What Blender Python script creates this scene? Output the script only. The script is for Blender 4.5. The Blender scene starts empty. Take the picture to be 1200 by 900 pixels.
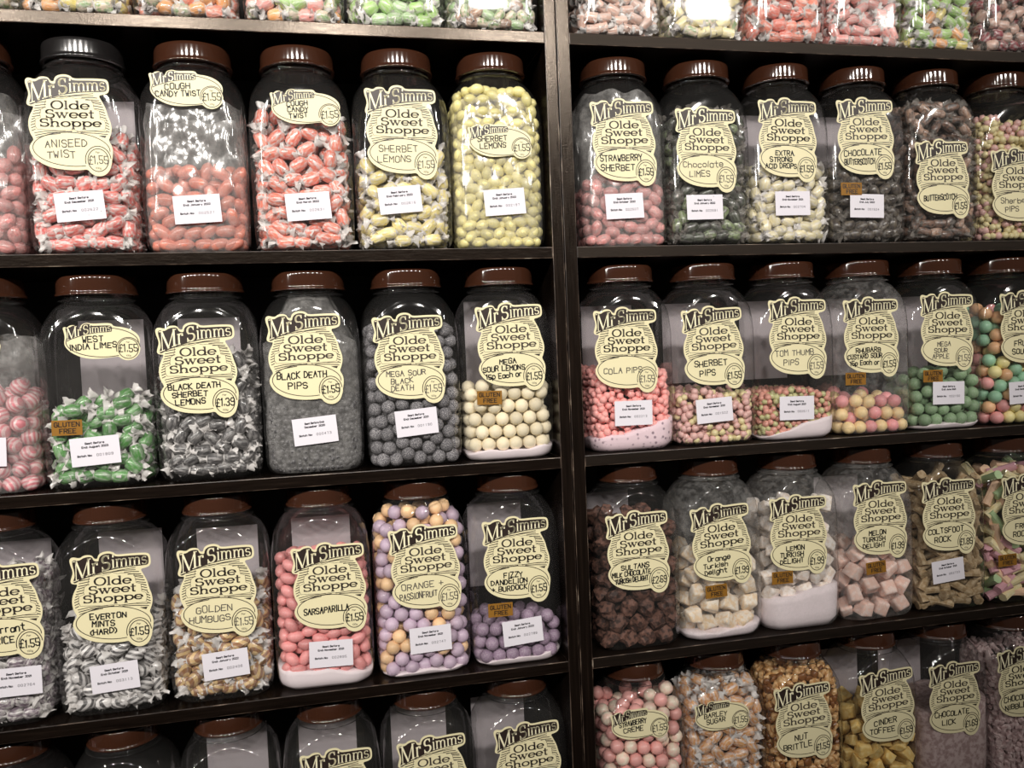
import bpy, bmesh, math, random
import numpy as np
from mathutils import Vector, Matrix, Euler
random.seed(7); rng = np.random.default_rng(11)
PI = math.pi
scene = bpy.context.scene
COL = scene.collection

# ------------------------------------------------------------------ camera
Z1 = 1.95                                   # height of the top of the highest shelf in view
FOC = 1000.0
CAM = np.array([-0.3314, -1.1175, Z1 - 0.4225])
YAW, PITCH, ROLL = 0.2211, -0.0406, -0.041
fw = np.array([math.sin(YAW)*math.cos(PITCH), math.cos(YAW)*math.cos(PITCH), math.sin(PITCH)])
r0 = np.array([math.cos(YAW), -math.sin(YAW), 0.0]); u0 = np.cross(r0, fw)
rt = math.cos(ROLL)*r0 + math.sin(ROLL)*u0; up = -math.sin(ROLL)*r0 + math.cos(ROLL)*u0
cd = bpy.data.cameras.new('camera'); cd.sensor_width = 36; cd.lens = FOC/1200*36; cd.clip_start = 0.02
cam = bpy.data.objects.new('camera', cd); COL.objects.link(cam)
cam.matrix_world = Matrix(((rt[0], up[0], -fw[0], CAM[0]), (rt[1], up[1], -fw[1], CAM[1]), (rt[2], up[2], -fw[2], CAM[2]), (0, 0, 0, 1)))
scene.camera = cam

# ------------------------------------------------------------------ world, lights, exposure
w = bpy.data.worlds.new('world'); scene.world = w; w.use_nodes = True
w.node_tree.nodes['Background'].inputs[0].default_value = (1.0, 0.90, 0.80, 1)
w.node_tree.nodes['Background'].inputs[1].default_value = 0.045
for lx, dim in ((-6.2, .7), (-4.7, .7), (-3.4, .6), (-2.5, .55), (-1.7, .55), (-0.95, .55), (-0.2, .55), (0.6, .5), (1.5, .4), (2.6, .3)):       # the shop's row of ceiling spotlights
    ld = bpy.data.lights.new('ceiling_spotlight', 'SPOT'); ld.energy = 232*dim; ld.color = (1.0, 0.95, 0.885)
    ld.shadow_soft_size = 0.08; ld.spot_size = math.radians(50); ld.spot_blend = 1.0
    lo = bpy.data.objects.new('ceiling_spotlight', ld); COL.objects.link(lo)
    lo.location = (lx, -2.8, Z1 + 1.05)
    tgt = Vector((lx*0.42 - 0.15, 0.0, Z1 + 0.05))
    lo.rotation_euler = (tgt - lo.location).to_track_quat('-Z', 'Y').to_euler()
scene.view_settings.view_transform = 'Standard'; scene.view_settings.look = 'None'
scene.view_settings.gamma = 1.0; scene.view_settings.use_curve_mapping = False
scene.view_settings.exposure = 0.0
scene.cycles.transparent_max_bounces = 24
scene.cycles.max_bounces = 8
scene.cycles.sample_clamp_indirect = 4.0

# ------------------------------------------------------------------ material helpers
def mat(name):
    m = bpy.data.materials.new(name); m.use_nodes = True
    nt = m.node_tree; b = nt.nodes['Principled BSDF']
    return m, nt, b
def N(nt, t, **kw):
    n = nt.nodes.new(t)
    for k, v in kw.items():
        if hasattr(n, k): setattr(n, k, v)
        else: n.inputs[k.replace('_', ' ')].default_value = v
    return n
def ramp(nt, fac, stops):
    r = nt.nodes.new('ShaderNodeValToRGB'); e = r.color_ramp.elements
    while len(e) < len(stops): e.new(0.5)
    for k, (p, c) in enumerate(stops): e[k].position = p; e[k].color = (*c, 1)
    nt.links.new(fac, r.inputs[0]); return r.outputs[0]
def bump(nt, b, h, s, d=0.001):
    n = nt.nodes.new('ShaderNodeBump'); n.inputs['Strength'].default_value = s; n.inputs['Distance'].default_value = d
    nt.links.new(h, n.inputs['Height']); nt.links.new(n.outputs[0], b.inputs['Normal'])
def srgb(r, g, b):
    f = lambda c: c/12.92 if c <= 0.04045 else ((c+0.055)/1.055)**2.4
    return (f(r/255), f(g/255), f(b/255))
def flat(name, c, rough=0.6, spec=0.3):
    m, nt, b = mat(name); b.inputs['Base Color'].default_value = (*c, 1)
    b.inputs['Roughness'].default_value = rough; b.inputs['Specular IOR Level'].default_value = spec
    return m
def plastic(name, tint, haze, rough=0.06, dust=0.0, crinkle=0.08):
    """thin clear plastic: lets light straight through, mirrors by Fresnel, a little milky"""
    m, nt, b = mat(name); nt.nodes.remove(b); L = nt.links.new
    out = nt.nodes['Material Output']
    tr = N(nt, 'ShaderNodeBsdfTransparent'); tr.inputs[0].default_value = (*tint, 1)
    gl = N(nt, 'ShaderNodeBsdfGlossy'); gl.inputs['Roughness'].default_value = rough
    df = N(nt, 'ShaderNodeBsdfDiffuse'); df.inputs[0].default_value = (0.8, 0.78, 0.76, 1)
    lw = N(nt, 'ShaderNodeLayerWeight'); lw.inputs['Blend'].default_value = 0.5       # Schlick's curve, the same from both sides of the wall
    pw5 = N(nt, 'ShaderNodeMath', operation='POWER'); pw5.inputs[1].default_value = 4.2; L(lw.outputs['Facing'], pw5.inputs[0])
    fr = N(nt, 'ShaderNodeMath', operation='MULTIPLY_ADD'); fr.inputs[1].default_value = 0.9; fr.inputs[2].default_value = 0.08; L(pw5.outputs[0], fr.inputs[0])
    nz = N(nt, 'ShaderNodeTexNoise'); nz.inputs['Scale'].default_value = 38; nz.inputs['Detail'].default_value = 2
    tc = N(nt, 'ShaderNodeTexCoord'); L(tc.outputs['Object'], nz.inputs['Vector'])
    bp = N(nt, 'ShaderNodeBump'); bp.inputs['Strength'].default_value = crinkle; bp.inputs['Distance'].default_value = 0.002
    L(nz.outputs[0], bp.inputs['Height']); L(bp.outputs[0], gl.inputs['Normal'])
    m1 = N(nt, 'ShaderNodeMixShader'); m2 = N(nt, 'ShaderNodeMixShader'); m1.inputs[0].default_value = haze
    if dust:
        n2 = N(nt, 'ShaderNodeTexNoise'); n2.inputs['Scale'].default_value = 90; n2.inputs['Detail'].default_value = 6; n2.inputs['Roughness'].default_value = 0.75
        L(tc.outputs['Object'], n2.inputs['Vector'])
        f = ramp(nt, n2.outputs[0], [(0.42, (haze,)*3), (0.72, (haze + dust,)*3)]); L(f, m1.inputs[0])
    L(tr.outputs[0], m1.inputs[1]); L(df.outputs[0], m1.inputs[2])
    L(fr.outputs[0], m2.inputs[0]); L(m1.outputs[0], m2.inputs[1]); L(gl.outputs[0], m2.inputs[2])
    L(m2.outputs[0], out.inputs[0]); return m
M = {}
M['jar'] = plastic('clear_jar_plastic', (0.97, 0.97, 0.97), 0.012)
M['jar_dusty'] = plastic('sugar_dusted_jar_plastic', (0.97, 0.97, 0.97), 0.03, dust=0.16)
M['film'] = plastic('crinkled_clear_film', (0.95, 0.95, 0.95), 0.10, rough=0.15, dust=0.22, crinkle=0.2)
def wood():
    m, nt, b = mat('dark_stained_wood'); L = nt.links.new
    tc = N(nt, 'ShaderNodeTexCoord'); mp = N(nt, 'ShaderNodeMapping'); mp.inputs['Scale'].default_value = (14, 14, 220)
    L(tc.outputs['Object'], mp.inputs[0])
    nz = N(nt, 'ShaderNodeTexNoise'); nz.inputs['Scale'].default_value = 1.0; nz.inputs['Detail'].default_value = 5; L(mp.outputs[0], nz.inputs['Vector'])
    c = ramp(nt, nz.outputs[0], [(0.25, (0.003, 0.0019, 0.0014)), (0.6, (0.008, 0.005, 0.0037)), (0.85, (0.02, 0.0125, 0.0088))])
    L(c, b.inputs['Base Color']); b.inputs['Roughness'].default_value = 0.2; b.inputs['Specular IOR Level'].default_value = 0.4
    n2 = N(nt, 'ShaderNodeTexNoise'); n2.inputs['Scale'].default_value = 420; n2.inputs['Detail'].default_value = 3; L(tc.outputs['Object'], n2.inputs['Vector'])
    n3 = N(nt, 'ShaderNodeTexNoise'); n3.inputs['Scale'].default_value = 3.0; n3.inputs['Detail'].default_value = 8; n3.inputs['Roughness'].default_value = 0.7; L(mp.outputs[0], n3.inputs['Vector'])
    L(ramp(nt, n3.outputs[0], [(0.35, (0.15,)*3), (0.65, (0.27,)*3)]), b.inputs['Roughness']); b.inputs['Specular Tint'].default_value = (1.0, 0.84, 0.70, 1)
    bump(nt, b, n2.outputs[0], 0.3, 0.0005); return m
def wood_up():
    m = wood(); m.name = 'dark_stained_wood_upright'
    for n in m.node_tree.nodes:
        if n.type == 'MAPPING': n.inputs['Scale'].default_value = (260, 40, 9)
    return m
def wood_matt():
    m = wood(); m.name = 'dark_stained_wood_matt'; b = m.node_tree.nodes['Principled BSDF']
    m.node_tree.links.remove(b.inputs['Roughness'].links[0]); b.inputs['Roughness'].default_value = 0.5; b.inputs['Specular IOR Level'].default_value = 0.25; return m
def worn():
    m, nt, b = mat('worn_wood_edge'); L = nt.links.new
    tc = N(nt, 'ShaderNodeTexCoord'); nz = N(nt, 'ShaderNodeTexNoise'); nz.inputs['Scale'].default_value = 30; nz.inputs['Detail'].default_value = 4
    L(tc.outputs['Object'], nz.inputs['Vector'])
    c = ramp(nt, nz.outputs[0], [(0.46, (0.02, 0.012, 0.009)), (0.62, (0.13, 0.09, 0.065)), (0.74, (0.45, 0.38, 0.30))])
    L(c, b.inputs['Base Color']); b.inputs['Roughness'].default_value = 0.4; return m
M['wood'], M['wood_up'], M['worn'], M['wood_matt'] = wood(), wood_up(), worn(), wood_matt()
M['inside'] = flat('black_painted_board', (0.006, 0.0045, 0.004), 0.6, 0.25)
M['lid'] = flat('glossy_brown_lid', srgb(58, 33, 22), 0.09, 0.6)
M['lid'].node_tree.nodes['Principled BSDF'].inputs['Coat Weight'].default_value = 0.3
M['lid'].node_tree.nodes['Principled BSDF'].inputs['Coat Roughness'].default_value = 0.05
M['lid_black'] = flat('glossy_black_lid', (0.012, 0.011, 0.011), 0.14, 0.7)
M['cream'] = flat('cream_sticker_paper', srgb(229, 220, 180), 0.42, 0.35)
M['rim'] = flat('pale_cream_sticker_edge', srgb(243, 236, 202), 0.42, 0.35)
M['print'] = flat('dark_brown_print', srgb(46, 36, 32), 0.4, 0.4)
M['print_grey'] = flat('grey_brown_print', srgb(66, 58, 52), 0.45, 0.3)
M['ink'] = flat('black_marker_ink', (0.008, 0.008, 0.01), 0.4, 0.3)
M['ink_pale'] = flat('faded_marker_ink', srgb(88, 84, 80), 0.5, 0.3)
M['white'] = flat('white_label_paper', srgb(226, 222, 230), 0.5, 0.3)
M['type'] = flat('black_printer_ink', srgb(38, 36, 44), 0.5, 0.2)
M['stamp'] = flat('grey_stamp_ink', srgb(120, 116, 124), 0.5, 0.2)
M['ochre'] = flat('ochre_label_paper', srgb(142, 100, 38), 0.5, 0.2)
M['back'] = flat('back_of_white_label', srgb(176, 168, 172), 0.55, 0.3)
M['powder'] = flat('icing_sugar', srgb(238, 226, 230), 0.9, 0.05)
def powder_speck():
    m, nt, b = mat('speckled_sugar'); L = nt.links.new
    tc = N(nt, 'ShaderNodeTexCoord'); v = N(nt, 'ShaderNodeTexVoronoi'); v.inputs['Scale'].default_value = 130
    L(tc.outputs['Object'], v.inputs['Vector'])
    L(ramp(nt, v.outputs['Distance'], [(0.16, srgb(150, 128, 140)), (0.34, srgb(238, 214, 222))]), b.inputs['Base Color']); b.inputs['Roughness'].default_value = 0.9; return m
M['powder_speck'] = powder_speck()

def lift(c):
    k = 0.72 if max(c) > 0.4 else 0.88 if max(c) > 0.1 else 1.0
    return tuple(x**k for x in c)
def candy(name, c, rough=0.35, sugar=0.0, streak=0.0, c2=None, stripe=0.0, bumps=0.0, coat=0.2):
    m, nt, b = mat(name); L = nt.links.new; c = lift(c); c2 = lift(c2) if c2 else None
    oi = N(nt, 'ShaderNodeObjectInfo'); tc = N(nt, 'ShaderNodeTexCoord')
    hv = N(nt, 'ShaderNodeHueSaturation'); mr = N(nt, 'ShaderNodeMapRange'); mr.inputs['To Min'].default_value = 0.78; mr.inputs['To Max'].default_value = 1.15
    L(oi.outputs['Random'], mr.inputs[0]); L(mr.outputs[0], hv.inputs['Value'])
    src = None
    if c2 is not None:
        if stripe:
            wv = N(nt, 'ShaderNodeTexWave'); wv.inputs['Scale'].default_value = stripe; wv.inputs['Distortion'].default_value = 1.2; wv.bands_direction = 'DIAGONAL'
            L(tc.outputs['Object'], wv.inputs['Vector']); f = wv.outputs[1]; st = [(0.42, c), (0.58, c2)]
        else:
            nz = N(nt, 'ShaderNodeTexNoise'); nz.inputs['Scale'].default_value = 150; nz.inputs['Detail'].default_value = 3
            L(tc.outputs['Object'], nz.inputs['Vector']); f = nz.outputs[0]; st = [(0.42, c), (0.6, c2)]
        src = ramp(nt, f, st)
    if streak:                                           # crinkled cellophane over the sweet, its crinkle highlights painted in as white streaks
        nz = N(nt, 'ShaderNodeTexNoise'); nz.inputs['Scale'].default_value = 260; nz.inputs['Detail'].default_value = 3
        mp = N(nt, 'ShaderNodeMapping'); mp.inputs['Scale'].default_value = (0.45, 1.3, 1.3); L(tc.outputs['Object'], mp.inputs[0]); L(mp.outputs[0], nz.inputs['Vector'])
        mx = N(nt, 'ShaderNodeMix', data_type='RGBA')
        if src is not None: L(src, mx.inputs[6])
        else: mx.inputs[6].default_value = (*c, 1)
        mx.inputs[7].default_value = (0.82, 0.79, 0.77, 1)
        f = ramp(nt, nz.outputs[0], [(0.42, (0.06,)*3), (0.64, (min(1, streak*1.15),)*3)]); L(f, mx.inputs[0]); src = mx.outputs[2]
        bump(nt, b, nz.outputs[0], 0.8, 0.002); coat = 1.0
    if sugar or bumps:
        n2 = N(nt, 'ShaderNodeTexNoise'); n2.inputs['Scale'].default_value = 900 if sugar else 300; n2.inputs['Detail'].default_value = 2
        L(tc.outputs['Object'], n2.inputs['Vector'])
        if sugar:
            mx = N(nt, 'ShaderNodeMix', data_type='RGBA')
            if src is not None: L(src, mx.inputs[6])
            else: mx.inputs[6].default_value = (*c, 1)
            mx.inputs[7].default_value = (0.85, 0.82, 0.82, 1)
            L(ramp(nt, n2.outputs[0], [(0.42, (0,)*3), (0.68, (sugar,)*3)]), mx.inputs[0]); src = mx.outputs[2]
        bump(nt, b, n2.outputs[0], 0.5, 0.0008)
    if src is not None: L(src, hv.inputs['Color'])
    else: hv.inputs['Color'].default_value = (*c, 1)
    L(hv.outputs[0], b.inputs['Base Color'])
    b.inputs['Roughness'].default_value = rough; b.inputs['Coat Weight'].default_value = coat; b.inputs['Coat Roughness'].default_value = 0.12
    return m
def wrap_mat(name, tint, clear):
    m, nt, b = mat(name); L = nt.links.new; out = nt.nodes['Material Output']
    b.inputs['Base Color'].default_value = (*tint, 1); b.inputs['Roughness'].default_value = 0.25; b.inputs['Coat Weight'].default_value = 0.8
    tr = N(nt, 'ShaderNodeBsdfTransparent'); mx = N(nt, 'ShaderNodeMixShader'); mx.inputs[0].default_value = 1 - clear
    L(tr.outputs[0], mx.inputs[1]); L(b.outputs[0], mx.inputs[2]); L(mx.outputs[0], out.inputs[0]); return m
M['wrap'] = wrap_mat('white_cellophane', (0.86, 0.83, 0.81), 0.26)
M['wrap_clear'] = wrap_mat('clear_cellophane', (0.36, 0.33, 0.30), 0.60)
M['wrap_dark'] = wrap_mat('brown_cellophane', (0.16, 0.12, 0.10), 0.4)

# ------------------------------------------------------------------ object helpers
def link(name, me, mats=None, parent=None, loc=None):
    o = bpy.data.objects.new(name, me); COL.objects.link(o)
    if mats:
        for m in mats: me.materials.append(m)
    if parent is not None: o.parent = parent
    if loc is not None: o.location = loc
    return o
def tag(o, label=None, cat=None, group=None, kind=None):
    if label: o['label'] = label
    if cat: o['category'] = cat
    if group: o['group'] = group
    if kind: o['kind'] = kind
    return o
def mesh(name, V, F, mi=None, smooth=False):
    me = bpy.data.meshes.new(name); me.from_pydata([tuple(map(float, v)) for v in V], [], F)
    if mi is not None: me.polygons.foreach_set('material_index', mi)
    if smooth: me.polygons.foreach_set('use_smooth', [True]*len(F))
    me.update(); return me
def board(name, lo, hi, mats, parent=None, bev=0.0009):
    bm = bmesh.new(); bmesh.ops.create_cube(bm, size=1)
    for v in bm.verts:
        v.co = Vector([lo[i] + (v.co[i] + 0.5)*(hi[i] - lo[i]) for i in range(3)])
    if bev: bmesh.ops.bevel(bm, geom=bm.edges[:], offset=bev, segments=2, affect='EDGES', profile=0.6, material=1 if len(mats) > 1 else -1)
    me = bpy.data.meshes.new(name); bm.to_mesh(me); bm.free()
    return link(name, me, mats, parent)

# ------------------------------------------------------------------ structure
D = 0.20
PS = 0.2851
ZS = [Z1 + 2*PS, Z1 + PS, Z1, Z1 - 0.2866, Z1 - 0.5725, Z1 - 0.855, Z1 - 1.14, Z1 - 1.425]   # shelf tops, highest first
def row_z(r): return ZS[r + 2]               # row 0 stands on the highest shelf in view
fl = board('floor', (-3.5, -3.2, -0.05), (3.5, 0.3, 0.0), [flat('dark_floor_boards', (0.05, 0.035, 0.025), 0.4)], None, 0); tag(fl, kind='structure')
wl = board('wall_back', (-3.5, 0.215, 0.0), (3.5, 0.30, 3.0), [flat('dark_painted_wall', (0.03, 0.024, 0.02), 0.7)], None, 0); tag(wl, kind='structure')
def unit(x0, x1, tl, tr_, label, wd='wood'):
    root = bpy.data.objects.new('shelving_unit', None); COL.objects.link(root); root.location = ((x0 + x1)/2, 0, 0)
    tag(root, label, 'shelves', 'dark wooden shelving units'); cx = (x0 + x1)/2
    top = ZS[0] + 0.30
    board('side_panel', (x0 - cx, 0, 0), (x0 + tl - cx, D, top), [M['wood_up'], M['worn']], root)
    board('side_panel', (x1 - tr_ - cx, 0, 0), (x1 - cx, D, top), [M['wood_up'], M['worn']], root)
    board('back_panel', (x0 + tl - cx, D, 0.0), (x1 - tr_ - cx, D + 0.008, top), [M['inside']], root, 0)
    for z in ZS + [0.12]:
        board('shelf', (x0 + tl - cx, 0.0004, z - 0.0152), (x1 - tr_ - cx, D - 0.0005, z), [M[wd], M['worn']], root)
    board('top_board', (x0 + tl - cx, 0.0004, top - 0.016), (x1 - tr_ - cx, D - 0.0005, top), [M['wood'], M['worn']], root)
    board('plinth', (x0 + tl - cx, 0.01, 0.0), (x1 - tr_ - cx, 0.025, 0.1047), [M['wood'], M['worn']], root)
unit(-0.98, -0.0006, 0.0162, 0.0156, 'dark shelving unit carrying the aniseed, west india and golden humbug jars')
unit(0.0006, 0.98, 0.0177, 0.0177, 'dark shelving unit carrying the cola pips and turkish delight jars', 'wood_matt')

# ------------------------------------------------------------------ jar body
A_, B_, H_ = 0.0640, 0.0505, 0.262
YC = 0.0555
def sup(ct, st, a, b, cham=0.0155, k=0.0022):
    """distance from the axis to a chamfered rectangle a x b in direction (ct, st), softly rounded"""
    ds = []
    if abs(ct) > 1e-6: ds.append(a/abs(ct))
    if abs(st) > 1e-6: ds.append(b/abs(st))
    ds.append((a + b - cham)/(abs(ct) + abs(st)))
    return ds
def softmin(ds, k):
    m = min(ds); return m - k*math.log(sum(math.exp(-(d - m)/k) for d in ds))
DOME = [(0.168, 0.0900), (0.178, 0.0840), (0.189, 0.0772), (0.200, 0.0697), (0.2095, 0.0627), (0.2175, 0.0560), (0.2238, 0.0500), (0.2272, 0.0450), (0.229, 0.0408)]
def dome(z):
    if z <= DOME[0][0]: return 0.2
    for (z0, r0_), (z1, r1_) in zip(DOME, DOME[1:]):
        if z <= z1: return r0_ + (r1_ - r0_)*(z - z0)/(z1 - z0)
    return DOME[-1][1]
def inset(z):
    if z < 0.018: return 0.0105*(1 - math.sqrt(max(0, 1 - (1 - z/0.018)**2))) + 0.0012
    return 0.0012*max(0, 1 - (z - 0.018)/0.03)
def rad(z, ct, st, off=0.0):
    i = inset(z) + off
    fl = sup(ct, st, A_ - i, B_ - i); dm = dome(z) - off; q = softmin([softmin(fl, 0.0022), dm], 0.0074)
    return q + 0.0005*math.exp(-((dm - min(fl))/0.0026)**2)      # a fine raised bead where the flat sides meet the shoulder
NT = 264
ANG = [2*PI*(k + 0.5)/NT for k in range(NT)]
def jar_mesh():
    zs = sorted(set([round(0.186 + 0.0010*q, 5) for q in range(42)] + [0.0, 0.0006, 0.002, 0.004, 0.007, 0.011, 0.018, 0.03, 0.06, 0.10, 0.14, 0.165, 0.172, 0.178, 0.182, 0.2278, 0.229]))
    V, F = [], []
    for z in zs:
        for a in ANG:
            c, s = math.cos(a), math.sin(a); r = rad(z, c, s); V.append((r*c, r*s, z))
    neck = [(0.0412, 0.2296), (0.0450, 0.2303), (0.0462, 0.2313), (0.0450, 0.2324), (0.0408, 0.2330), (0.0400, 0.2345), (0.0412, 0.2355), (0.0400, 0.2366), (0.0400, 0.250), (0.0375, 0.2515), (0.0350, 0.2515)]
    for r, z in neck:
        for a in ANG: V.append((r*math.cos(a), r*math.sin(a), z))
    rows = len(zs) + len(neck)
    for j in range(rows - 1):
        for k in range(NT):
            F.append((j*NT + k, j*NT + (k + 1) % NT, (j + 1)*NT + (k + 1) % NT, (j + 1)*NT + k))
    F.append(tuple(reversed(range(NT))))
    me = mesh('jar_body', V, F, smooth=True); me.polygons[len(F) - 1].use_smooth = False
    return me
JAR = jar_mesh()
JAR.materials.append(M['jar'])
JAR_D = JAR.copy(); JAR_D.materials.clear(); JAR_D.materials.append(M['jar_dusty'])
def lathe(prof, n, name):
    V, F = [], []
    for r, z in prof:
        for k in range(n): a = 2*PI*k/n; V.append((r*math.cos(a), r*math.sin(a), z))
    for j in range(len(prof) - 1):
        for k in range(n): F.append((j*n + k, j*n + (k + 1) % n, (j + 1)*n + (k + 1) % n, (j + 1)*n + k))
    F.append(tuple(range((len(prof) - 1)*n, len(prof)*n)))
    me = mesh(name, V, F, smooth=True); return me
LIDP = [(0.0430, 0.2376), (0.0478, 0.2374), (0.0483, 0.2377), (0.0484, 0.2382), (0.0483, 0.2400), (0.0474, 0.2406), (0.0471, 0.2412), (0.0470, 0.2424), (0.0470, 0.2436), (0.0466, 0.2560), (0.0465, 0.2572), (0.0464, 0.2580), (0.0462, 0.2590), (0.0457, 0.2600), (0.0448, 0.2607), (0.0436, 0.2610), (0.0430, 0.2610), (0.0422, 0.2606), (0.0415, 0.2600), (0.0410, 0.2599), (0.0200, 0.2598), (0.001, 0.2598)]
LID = lathe(LIDP, 72, 'lid'); LID.materials.append(M['lid'])
LID_B = LID.copy(); LID_B.materials.clear(); LID_B.materials.append(M['lid_black'])

# ------------------------------------------------------------------ printing: ribbons, single-stroke and serif letters
class Ink:
    """flat shapes in sheet units (x across, y up), collected as polygons with a layer height and material slot"""
    def __init__(s): s.V, s.F, s.m = [], [], []
    def poly(s, pts, mi=0, lay=0.0):
        b = len(s.V); s.V += [(x, y, lay) for x, y in pts]; s.F.append(tuple(range(b, b + len(pts)))); s.m.append(mi)
    def line(s, pts, w, mi=0, lay=0.0, thin=None, ext=0.35):
        for (x0, y0), (x1, y1) in zip(pts, pts[1:]):
            dx, dy = x1 - x0, y1 - y0; l = math.hypot(dx, dy)
            if l < 1e-9: continue
            dx /= l; dy /= l
            ww = w if thin is None else thin + (w - thin)*abs(dy)
            e = ww*ext; h = ww/2
            s.poly([(x0 - dx*e + dy*h, y0 - dy*e - dx*h), (x1 + dx*e + dy*h, y1 + dy*e - dx*h), (x1 + dx*e - dy*h, y1 + dy*e + dx*h), (x0 - dx*e - dy*h, y0 - dy*e + dx*h)], mi, lay)
    def build(s, name, sc, mats, parent, loc):
        """sheet x -> world x, sheet y -> world z, layer -> towards the viewer (-y)"""
        me = mesh(name, [(x*sc, -l, y*sc) for x, y, l in s.V], s.F, s.m)
        return link(name, me, mats, parent, loc)
FONT = {'A': '02 28 42;15 35', 'B': '02 08 38 46 35 05;35 44 43 32 02', 'C': '47 38 18 07 03 12 32 43', 'D': '02 08 28 46 44 22 02', 'E': '48 08 02 42;05 35', 'F': '48 08 02;05 35',
 'G': '47 38 18 07 03 12 32 43 45 25', 'H': '08 02;48 42;05 45', 'I': '28 22', 'J': '48 43 32 12 03', 'K': '08 02;48 05 42', 'L': '08 02 42', 'M': '02 08 25 48 42', 'N': '02 08 42 48',
 'O': '18 07 03 12 32 43 47 38 18', 'P': '02 08 38 47 46 35 05', 'Q': '18 07 03 12 32 43 47 38 18;24 42', 'R': '02 08 38 47 46 35 05;25 42', 'S': '47 38 18 07 06 15 35 44 43 32 12 03', 'T': '08 48;28 22',
 'U': '08 03 12 32 43 48', 'V': '08 22 48', 'W': '08 12 25 32 48', 'X': '08 42;48 02', 'Y': '08 25 48;25 22', 'Z': '08 48 02 42',
 'a': '46 42;45 36 16 05 03 12 32 43', 'b': '08 02;05 16 36 45 43 32 12 03', 'c': '45 36 16 05 03 12 32 43', 'd': '48 42;45 36 16 05 03 12 32 43', 'e': '04 44 45 36 16 05 03 12 32 43',
 'f': '48 38 27 22;06 36', 'g': '46 41 30 10 01;45 36 16 05 03 12 32 43', 'h': '08 02;05 16 36 45 42', 'i': '26 22;28 27', 'j': '36 31 20 10;38 37', 'k': '08 02;46 04 42', 'l': '28 22',
 'm': '06 02;05 16 25 22;25 36 45 42', 'n': '06 02;05 16 36 45 42', 'o': '16 05 03 12 32 43 45 36 16', 'p': '06 00;05 16 36 45 43 32 12 03', 'r': '06 02;05 16 36', 's': '45 36 16 05 14 34 43 32 12 03',
 't': '28 23 32 42;06 46', 'u': '06 03 12 32 43;46 42', 'v': '06 22 46', 'w': '06 12 25 32 46', 'y': '06 22;46 10',
 '0': '18 07 03 12 32 43 47 38 18', '1': '17 28 22', '2': '07 18 38 47 46 02 42', '3': '07 18 38 47 46 35 44 43 32 12 03;25 35', '4': '32 38 04 44', '5': '48 08 05 35 44 43 32 12 03',
 '6': '47 38 18 07 03 12 32 43 44 35 05', '7': '08 48 22', '8': '18 07 06 15 35 46 47 38 18;15 04 03 12 32 43 44 35 15', '9': '46 35 15 06 07 18 38 47 43 32 12 03',
 '\u00a3': '47 38 28 17 13 02 42;05 35', '.': '22 23', ':': '22 23;25 26', '(': '38 16 14 32', ')': '18 36 34 12', '+': '23 27;05 45', '/': '02 48', '-': '05 45'}
NARROW = {'I': 1, 'i': 1, 'l': 1, '.': 0.7, ':': 0.7, '1': 1.6, ' ': 2.0, 'j': 1.6, '(': 1.6, ')': 1.6}
def text_w(t, gap=1.6): return 1 if not t else sum(NARROW.get(c, 4) for c in t) + gap*(len(t) - 1)
def write(ink, t, cx, base, h, maxw, w, mi=0, lay=0.0, jit=0.0, slope=0.0, rnd=None, left=False):
    sy = h/6.0; sx = min(sy*1.0, maxw/text_w(t)); x = cx if left else cx - text_w(t)*sx/2
    x_0 = x
    for c in t:
        nw = NARROW.get(c, 4)
        if c in FONT:
            dy = rnd.uniform(-jit, jit)*h if rnd else 0; js = 1 + (rnd.uniform(-jit, jit) if rnd else 0); sk = rnd.uniform(-jit, jit)*0.8 if rnd else 0
            for st in FONT[c].split(';'):
                pts = []
                for q in st.split():
                    gx, gy = int(q[0]), int(q[1]) - 2
                    gx = (gx - 2 + nw/2) if nw < 4 else gx
                    if rnd: gx += rnd.uniform(-jit, jit)*1.3; gy += rnd.uniform(-jit, jit)*1.3
                    pts.append((x + (gx + sk*gy)*sx, base + gy*sy*js + dy + slope*(x - x_0)))
                ink.line(pts, w, mi, lay)
        x += (nw + 1.6)*sx
def arc(cx, cy, rx, ry, a0, a1, n=14): return [(cx + rx*math.cos(math.radians(a0 + (a1 - a0)*k/n)), cy + ry*math.sin(math.radians(a0 + (a1 - a0)*k/n))) for k in range(n + 1)]
SER = 0.11
def stem(x, y0, y1, lo=True, hi=True, s=SER):
    out = [('k', [(x, y0), (x, y1)])]
    if lo: out.append(('n', [(x - s, y0), (x + s, y0)]))
    if hi: out.append(('n', [(x - s, y1), (x + (s*0.2 if hi == 'l' else s), y1)]))
    return out
XH = 0.64
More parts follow.
